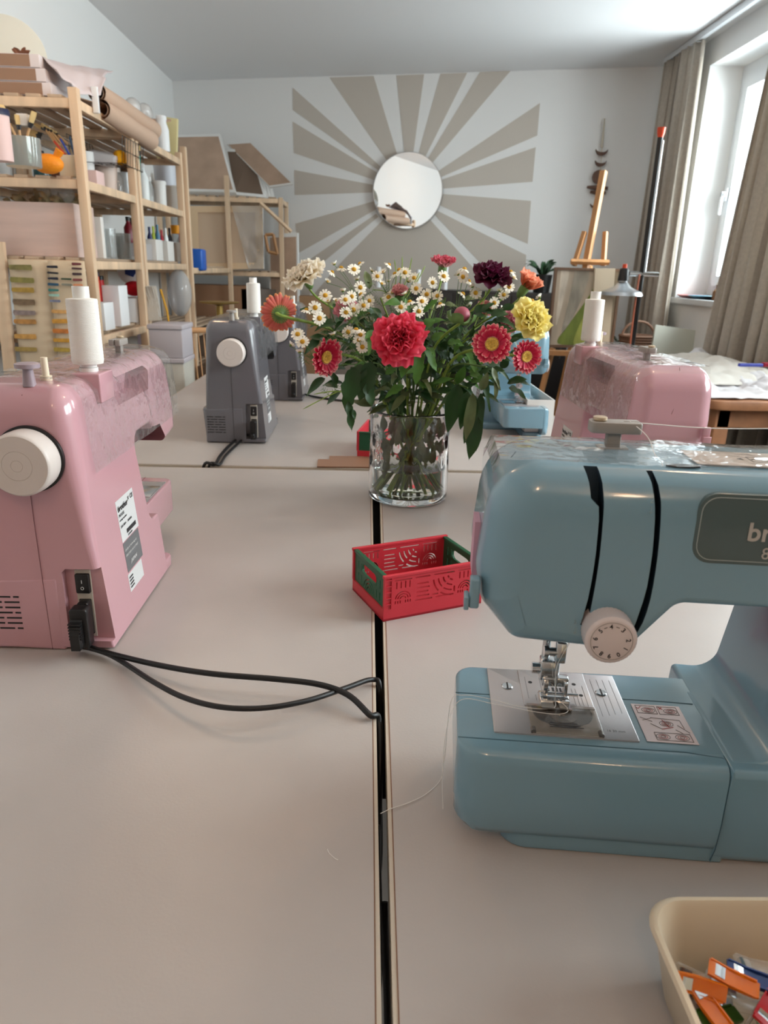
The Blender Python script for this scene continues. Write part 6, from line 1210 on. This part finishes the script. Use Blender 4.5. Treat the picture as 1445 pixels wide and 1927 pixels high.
m = MB(); a, b = ep(1022, 658, 4.17), ep(1162, 658, 4.17); m.box(a.x, b.x, a.y-0.02, a.y+0.05, a.z-0.03, a.z-0.004); part('tray', m, oak, t, smooth=0)
P = [at_y(1047, 503, 4.19), at_y(1163, 502, 4.19), at_y(1152, 652, 4.14), at_y(1029, 653, 4.14)]; O_ = P[3]; t = thing('painting', 'framed abstract painting with a green band standing on the easel', 'painting', tuple(O_)); w = P[2].x-O_.x; h = P[0].z-O_.z
m = MB()
for a_ in ((0, w, -0.012, 0.016, 0, 0.014), (0, w, -0.012, 0.016, h-0.014, h), (0, 0.014, -0.012, 0.016, 0.014, h-0.014), (w-0.014, w, -0.012, 0.016, 0.014, h-0.014)): m.box(*a_)
fr = part('frame', m, mat('walnut_frame', (120, 92, 72), 0.5), t, smooth=0); m = MB(); m.box(0.014, w-0.014, 0.0, 0.006, 0.014, h-0.014); part('painted_canvas', m, mat('painting_ground', (200, 186, 166), 0.7, var=0.10, scale=5, stretch=(3, 1, 0.7)), t, smooth=0)
def band(poly, c, nm, y): m = MB(); poly = poly+poly[:1]; m.prism([(min(w-0.015, max(0.015, w*q.x)), min(h-0.015, max(0.015, h*q.y))) for q in spline([(a_, b_, 0) for a_, b_ in poly], 5)[:-1]], 'y', y, y+0.0015); part('brush_stroke', m, mat(nm, c, 0.7, var=0.14, scale=9, stretch=(2, 1, 0.6)), t, smooth=0)
band([(0.62, 0.96), (0.82, 0.96), (0.80, 0.75), (0.70, 0.5), (0.64, 0.3), (0.66, 0.05), (0.16, 0.05), (0.30, 0.3), (0.48, 0.55), (0.60, 0.75)], (120, 136, 64), 'moss_green_paint', -0.0015)
band([(0.70, 0.96), (0.79, 0.96), (0.76, 0.7), (0.62, 0.45), (0.56, 0.2), (0.58, 0.05), (0.40, 0.05), (0.46, 0.3), (0.60, 0.6)], (158, 166, 84), 'lime_green_paint', -0.003)
band([(0.30, 0.96), (0.52, 0.96), (0.44, 0.6), (0.30, 0.3), (0.20, 0.2), (0.26, 0.6)], (170, 164, 150), 'grey_paint', -0.0015)
band([(0.10, 0.96), (0.22, 0.96), (0.16, 0.5), (0.10, 0.3)], (222, 212, 196), 'cream_paint', -0.0015)
P = [at_y(1120, 505, 4.10), at_y(1158, 505, 4.10), at_y(1146, 650, 4.06), at_y(1112, 652, 4.06)]; m = MB(); m.loft([[p for p in P], [p+Vector((0, 0.02, 0)) for p in P]]); single('canvas_board', m, mat('cream_canvas', (216, 198, 172), 0.7), 'narrow cream canvas leaning in front of the painting', 'canvas', smooth=0)
dark = mat('driftwood_brown', (104, 78, 66), 0.7); string = mat('cream_beads', (196, 188, 172), 0.6)
def wp(x, y, off=0.03): s, z = wall_pt(x, y); return wall_xyz(s, z, off)
g0 = wp(1137, 226); t = thing('moon_garland', 'hanging garland of brown wooden crescent moons on the back wall above the easel', 'wall hanging', tuple(g0))
m = MB(); m.tube([Vector((0, 0, 0)), wp(1132, 280)-g0, wp(1124, 400)-g0], 0.004, 6)
for k in range(18): c = g0.lerp(wp(1132, 280), k/18)-g0; m.sphere(c, 0.006+0.004*k/18, 8, 6)
part('bead_string', m, string, t)
for x, y, r_, kind in ((1132, 282, 0.042, 'm'), (1130, 303, 0.040, 'm'), (1126, 334, 0.045, 'd'), (1118, 384, 0.03, 'm')):
    c = wp(x, y)-g0; m = MB()
    if kind == 'm': A_ = [R(185)+R(170)*k/14 for k in range(15)]; m.prism([(c.x+r_*cos(a), c.z+r_*sin(a)) for a in A_]+[(c.x+r_*0.95*cos(a), c.z+r_*0.45*sin(a)) for a in A_[::-1]], 'y', c.y-0.008, c.y+0.008)
    else: m.prism([(c.x+r_*cos(2*pi*k/24), c.z+r_*sin(2*pi*k/24)) for k in range(24)], 'y', c.y-0.008, c.y+0.008)
    part('wooden_moon', m, dark, t, smooth=0)
for y, w_ in ((353, 22), (362, 16)): a, b = wp(1126-w_, y)-g0, wp(1128+w_*0.7, y+2)-g0; m = MB(); m.tube([a, (a+b)/2, b], [0.008, 0.018, 0.01], 7); part('driftwood_stick', m, dark, t)
# floor lamp
L0 = at_y(1190, 640, 4.0); top = at_y(1245, 240, 4.0); t = thing('floor_lamp', 'slim black floor lamp with orange cap and silver shade', 'floor lamp', (top.x, 4.0, 0.0)); zt = top.z
m = MB(); m.lathe([(0.001, 0), (0.12, 0), (0.12, 0.012), (0.02, 0.02), (0.001, 0.02)], 30); part('base', m, blackp, t)
zs_ = at_y(1204, 516, 4.0).z
m = MB(); m.cyl((0, 0, 0.02), (0, 0, zt-0.045), 0.0135); part('pole', m, blackp, t); m = MB(); m.cyl((0.014, -0.006, zs_), (0.014, -0.006, zt-0.06), 0.004); part('steel_rod', m, chrome, t)
m = MB(); m.lathe([(0.013, -0.045), (0.018, -0.03), (0.021, 0), (0.001, 0.002)], 16, (0, 0, zt)); part('orange_cap', m, mat('orange_plastic', (226, 78, 40), 0.4), t)
m = MB(); m.tube(spline([(-0.016, -0.012, zs_), (-0.020, -0.014, zs_-0.2), (-0.012, -0.014, 0.6), (0.0, -0.014, 0.03)], 6), 0.005, 6); part('orange_cord', m, mat('terracotta_cord', (176, 98, 70), 0.6), t)
s0 = at_y(1170, 545, 4.0)-Vector((top.x, 4.0, 0)); m = MB(); m.cyl((0.09, 0, zs_), (-0.07, 0, zs_+0.002), 0.014); part('arm', m, chrome, t)
m = MB(); m.lathe([(0.018, 0.085), (0.022, 0.04), (0.05, 0.012), (0.105, -0.012), (0.112, -0.03), (0.108, -0.03), (0.10, -0.015), (0.045, 0.006), (0.018, 0.03)], 36, tuple(s0), False, False); sh = part('lamp_shade', m, mat('brushed_silver_shade', (196, 200, 204), 0.3, 0.85), t)
m = MB(); m.lathe([(0.001, 0.0), (0.030, 0.0), (0.024, 0.06), (0.018, 0.065), (0.001, 0.065)], 20, tuple(s0+Vector((0, 0, 0.045)))); part('shade_neck', m, blackp, sh); m = MB(); m.lathe([(0.012, 0), (0.012, 0.02), (0.001, 0.022)], 12, tuple(s0+Vector((0, 0, 0.11)))); part('shade_knob', m, mat('orange_plastic'), sh)
# plants
gl = mat_ramp('houseplant_leaf', [(0, (40, 66, 44)), (1, (58, 92, 60))], 0.5)
def plant(label, p, n, L, w, pot, seed, droop=0.5):
    t = thing('potted_plant', label, 'plant', p, group='potted plants'); m = MB(); m.lathe([(0.001, 0), (0.055, 0), (0.07, 0.12), (0.064, 0.12), (0.06, 0.10), (0.001, 0.10)], 24); part('pot', m, pot, t)
    m = MB(); rg = random.Random(seed)
    for k in range(n): a = rg.uniform(0, 2*pi); leaf(m, (0.01*cos(a), 0.01*sin(a), 0.10), (cos(a)*0.6, sin(a)*0.4, rg.uniform(0.5, 1.6)), (0, -0.4, 1), L*rg.uniform(0.7, 1.1), w, droop, 0.3, 0, k)
    part('leaves', m, gl, t, recalc=False); return t
p = at_y(1018, 560, 5.22); plant('dark green arching plant in a black pot left of the easel', (p.x, 5.24, 1.0305), 16, 0.26, 0.03, blackp, 3)
p = at_y(1200, 590, 4.95); t = plant('trailing green plant on a stool behind the floor lamp', (1.62, 4.98, 0.62), 22, 0.22, 0.03, mat('grey_pot', (150, 150, 148), 0.6), 4, 0.9)
m = MB(); m.lathe([(0.001, 0.60), (0.10, 0.60), (0.10, 0.6195), (0.001, 0.6195)], 24)
for a in (0.5, 2.6, 4.7): m.cyl((0.09*cos(a), 0.09*sin(a), 0), (0.07*cos(a), 0.07*sin(a), 0.60), 0.01)
single('stool', m, oak, 'small wooden stool carrying the trailing plant', 'stool', loc=(1.62, 4.98, 0))
# ================================================================== curtains
lin_ = mat('taupe_curtain_linen', (188, 178, 165), 0.85, transl=0.2, var=0.04, scale=60, bump=0.3, bscale=300, sheen=0.2)
def curtain(label, X, y0, y1, folds, amp, flare=0.0, lean=0.0):
    m = MB()
    def fn(u, v):
        z = 0.03+(2.43-0.03)*v; k = folds*2*pi*u; a = amp*(0.55+0.45*(1-v)); Y = y0+(y1-y0)*u+(flare*(1-v)*(0.5-u)*-2)+lean*(1-v)
        return (X+a*sin(k)+0.25*a*sin(k*2.3+1+v*2), Y+0.012*sin(k*1.7+v*3), z)
    m.grid(fn, folds*14, 20); return single('curtain', m, lin_, label, 'curtain', 'linen curtains', recalc=False, smooth=70, solid=0.002)
ca = at_x(1308, 105, 1.86).y
curtain('taupe linen curtain gathered at the far side of the window', 1.86, 4.62, 5.12, 7, 0.045, 0.05)
cb = at_x(1443, 200, 1.86).y; curtain('taupe linen curtain gathered at the near side of the window', 1.86, cb-0.80, cb, 11, 0.045, 0.12, 0.12)
m = MB(); m.box(1.845, 1.875, 0.1, 5.15, 2.435, 2.468, 0.003); t = single('curtain_rail', m, framem, 'white curtain rail running along the ceiling above the window', 'curtain rail')
# ================================================================== fabric table on the right
c0 = at_z(1340, 752, 0.74); TX0, TX1, TY0, TY1 = c0.x, 1.80, c0.y, 4.08
t = thing('cutting_table', 'wooden table by the window covered in white fabric', 'table', ((TX0+TX1)/2, (TY0+TY1)/2, 0)); w, l = (TX1-TX0)/2, (TY1-TY0)/2; brw = mat('beech_brown', (168, 118, 84), 0.5, var=0.08, scale=16, stretch=(1, 0.2, 1))
m = MB(); pillow(m, rrect(-w, w, -l, l, 0.05, 0.006), 0.700, 0.735, 'z', n=2); part('table_top', m, brw, t); m = MB(); m.box(-w+0.06, w-0.06, -l+0.05, -l+0.075, 0.63, 0.70); part('apron', m, brw, t, smooth=0)
for x, y in ((-w+0.05, -l+0.05), (w-0.10, -l+0.05), (-w+0.05, l-0.10), (w-0.10, l-0.10)): m = MB(); m.box(x, x+0.055, y, y+0.055, 0, 0.70, 0.003); part('leg', m, brw, t)
fab = mat('white_cotton', (228, 226, 228), 0.8, bump=0.3, bscale=500)
m = MB()
def ff_(u, v):
    x = TX0+0.01+u*(TX1-TX0-0.005); y = TY0+0.03+v*(TY1-TY0-0.2); n_ = noise.noise(Vector((x*6, y*4, 3)))+0.5*noise.noise(Vector((x*17, y*12, 5)))+0.2*noise.noise(Vector((x*40, y*30, 5))); z = 0.741+0.050*max(0, n_+0.40)*min(1, v*9+0.15)*min(1, (1-v)*8+0.2)
    return (x+0.012*noise.noise(Vector((u*9, v*5, 9))), y+0.02*noise.noise(Vector((u*5, 0, 4))), z)
m.grid(ff_, 90, 140); single('fabric_pile', m, fab, 'crumpled white cotton fabric spread over the window table', 'fabric', recalc=False, smooth=70, solid=0.003)
m = MB()
def f2(u, v):
    x = TX0+0.10+u*(TX1-TX0-0.10); y = TY0+0.30+v*0.85; h = sin(pi*u)**0.5*sin(pi*v)**0.6; return (x, y, 0.752+0.050*h+(0.035*abs(noise.noise(Vector((x*8, y*6, 8))))+0.02*noise.noise(Vector((x*21, y*16, 2))))*h)
m.grid(f2, 80, 100); single('fabric_pile', m, mat('cream_cotton', (232, 228, 220), 0.85, bump=0.3, bscale=400), 'higher heap of cream fabric in the middle of the window table', 'fabric', recalc=False, smooth=70, solid=0.003)
p = at_z(1425, 690, 0.835); t = thing('snap_knife', 'blue and red cutter lying on the white fabric at the right edge', 'cutter', (p.x, p.y, 0.835), R(8)); m = MB(); m.box(-0.08, 0.02, -0.008, 0.008, 0, 0.012, 0.003); part('blade_sleeve', m, mat('cobalt', (70, 80, 170), 0.4), t); m = MB(); m.box(0.02, 0.10, -0.011, 0.011, 0, 0.016, 0.003); part('handle', m, mat('maroon', (150, 24, 50), 0.4), t)
m = MB(); m.box(-0.16, 0.16, -0.2, 0.2, 0, 0.42, 0.01); single('storage_box', m, mat('black_fabric', (34, 32, 34), 0.8), 'black storage box on the floor under the window table', 'box', loc=((TX0+TX1)/2+0.03, TY0+0.45, 0.0))
P = [at_y(1234, 611, 4.35), at_y(1352, 628, 4.35), at_y(1345, 675, 4.30), at_y(1222, 672, 4.30)]; P[2].z = P[3].z = 0.0; 
m = MB(); m.loft([[p for p in P], [p+Vector((0, 0.02, 0)) for p in P]]); single('white_panel', m, mat('pale_grey_panel', (196, 198, 186), 0.6), 'pale grey green panel leaning behind the window table', 'panel', smooth=0)
p = at_y(1335, 600, 4.55); t = thing('wicker_basket', 'brown wicker basket below the window sill', 'basket', (min(p.x, 1.70), 4.55, 0.80)); m = MB(); m.tube([(0.11*cos(a), 0.0+0.09*sin(a), 0.0) for a in [2*pi*k/24 for k in range(25)]], 0.010, 6)
for k in range(11): m.tube([((0.09+0.002*k)*cos(a), (0.07+0.002*k)*sin(a), -0.16+0.016*k) for a in [2*pi*q/24 for q in range(25)]], 0.008, 6)
part('weave', m, mat('dark_wicker', (124, 90, 70), 0.7), t); m = MB(); m.tube([(0.10*cos(a), 0, 0.0+0.09*sin(a)) for a in [pi*k/12 for k in range(13)]], 0.008, 6); part('handle', m, mat('dark_wicker'), t)
m = MB(); m.box(-0.13, 0.13, -0.11, 0.11, 0, 0.638, 0.003); single('small_cabinet', m, framem, 'low white cabinet under the window carrying the wicker basket', 'cabinet', loc=(min(p.x, 1.70), 4.56, 0))
# things on the sill
for k, (x, y, c, lb) in enumerate(((1300, 556, (222, 160, 160), 'pink plate lying on the window sill'), (1322, 557, (120, 160, 180), 'blue plate lying on the window sill'))):
    p = at_x(x, y, 2.03); m = MB(); m.lathe([(0.001, 0), (0.05, 0), (0.085, 0.018), (0.082, 0.021), (0.05, 0.005), (0.001, 0.005)], 30); single('plate', m, mat('plate_%d' % k, c, 0.3), lb, 'plate', 'plates on the window sill', loc=(2.03, p.y, WZ0+0.0006))
p = at_x(1349, 550, 2.04); t = thing('glass_bottle', 'small amber bottle on the window sill beside the plates', 'bottle', (2.04, p.y, WZ0+0.0006)); m = MB(); m.lathe([(0.001, 0), (0.025, 0), (0.025, 0.05), (0.010, 0.065), (0.010, 0.085), (0.001, 0.085)], 20); part('body', m, mat('amber_clear', (150, 110, 80), 0.2, trans=0.5), t); m = MB(); m.lathe([(0.001, 0), (0.012, 0), (0.012, 0.014), (0.001, 0.014)], 14, (0, 0, 0.085)); part('cap', m, whitep2, t)
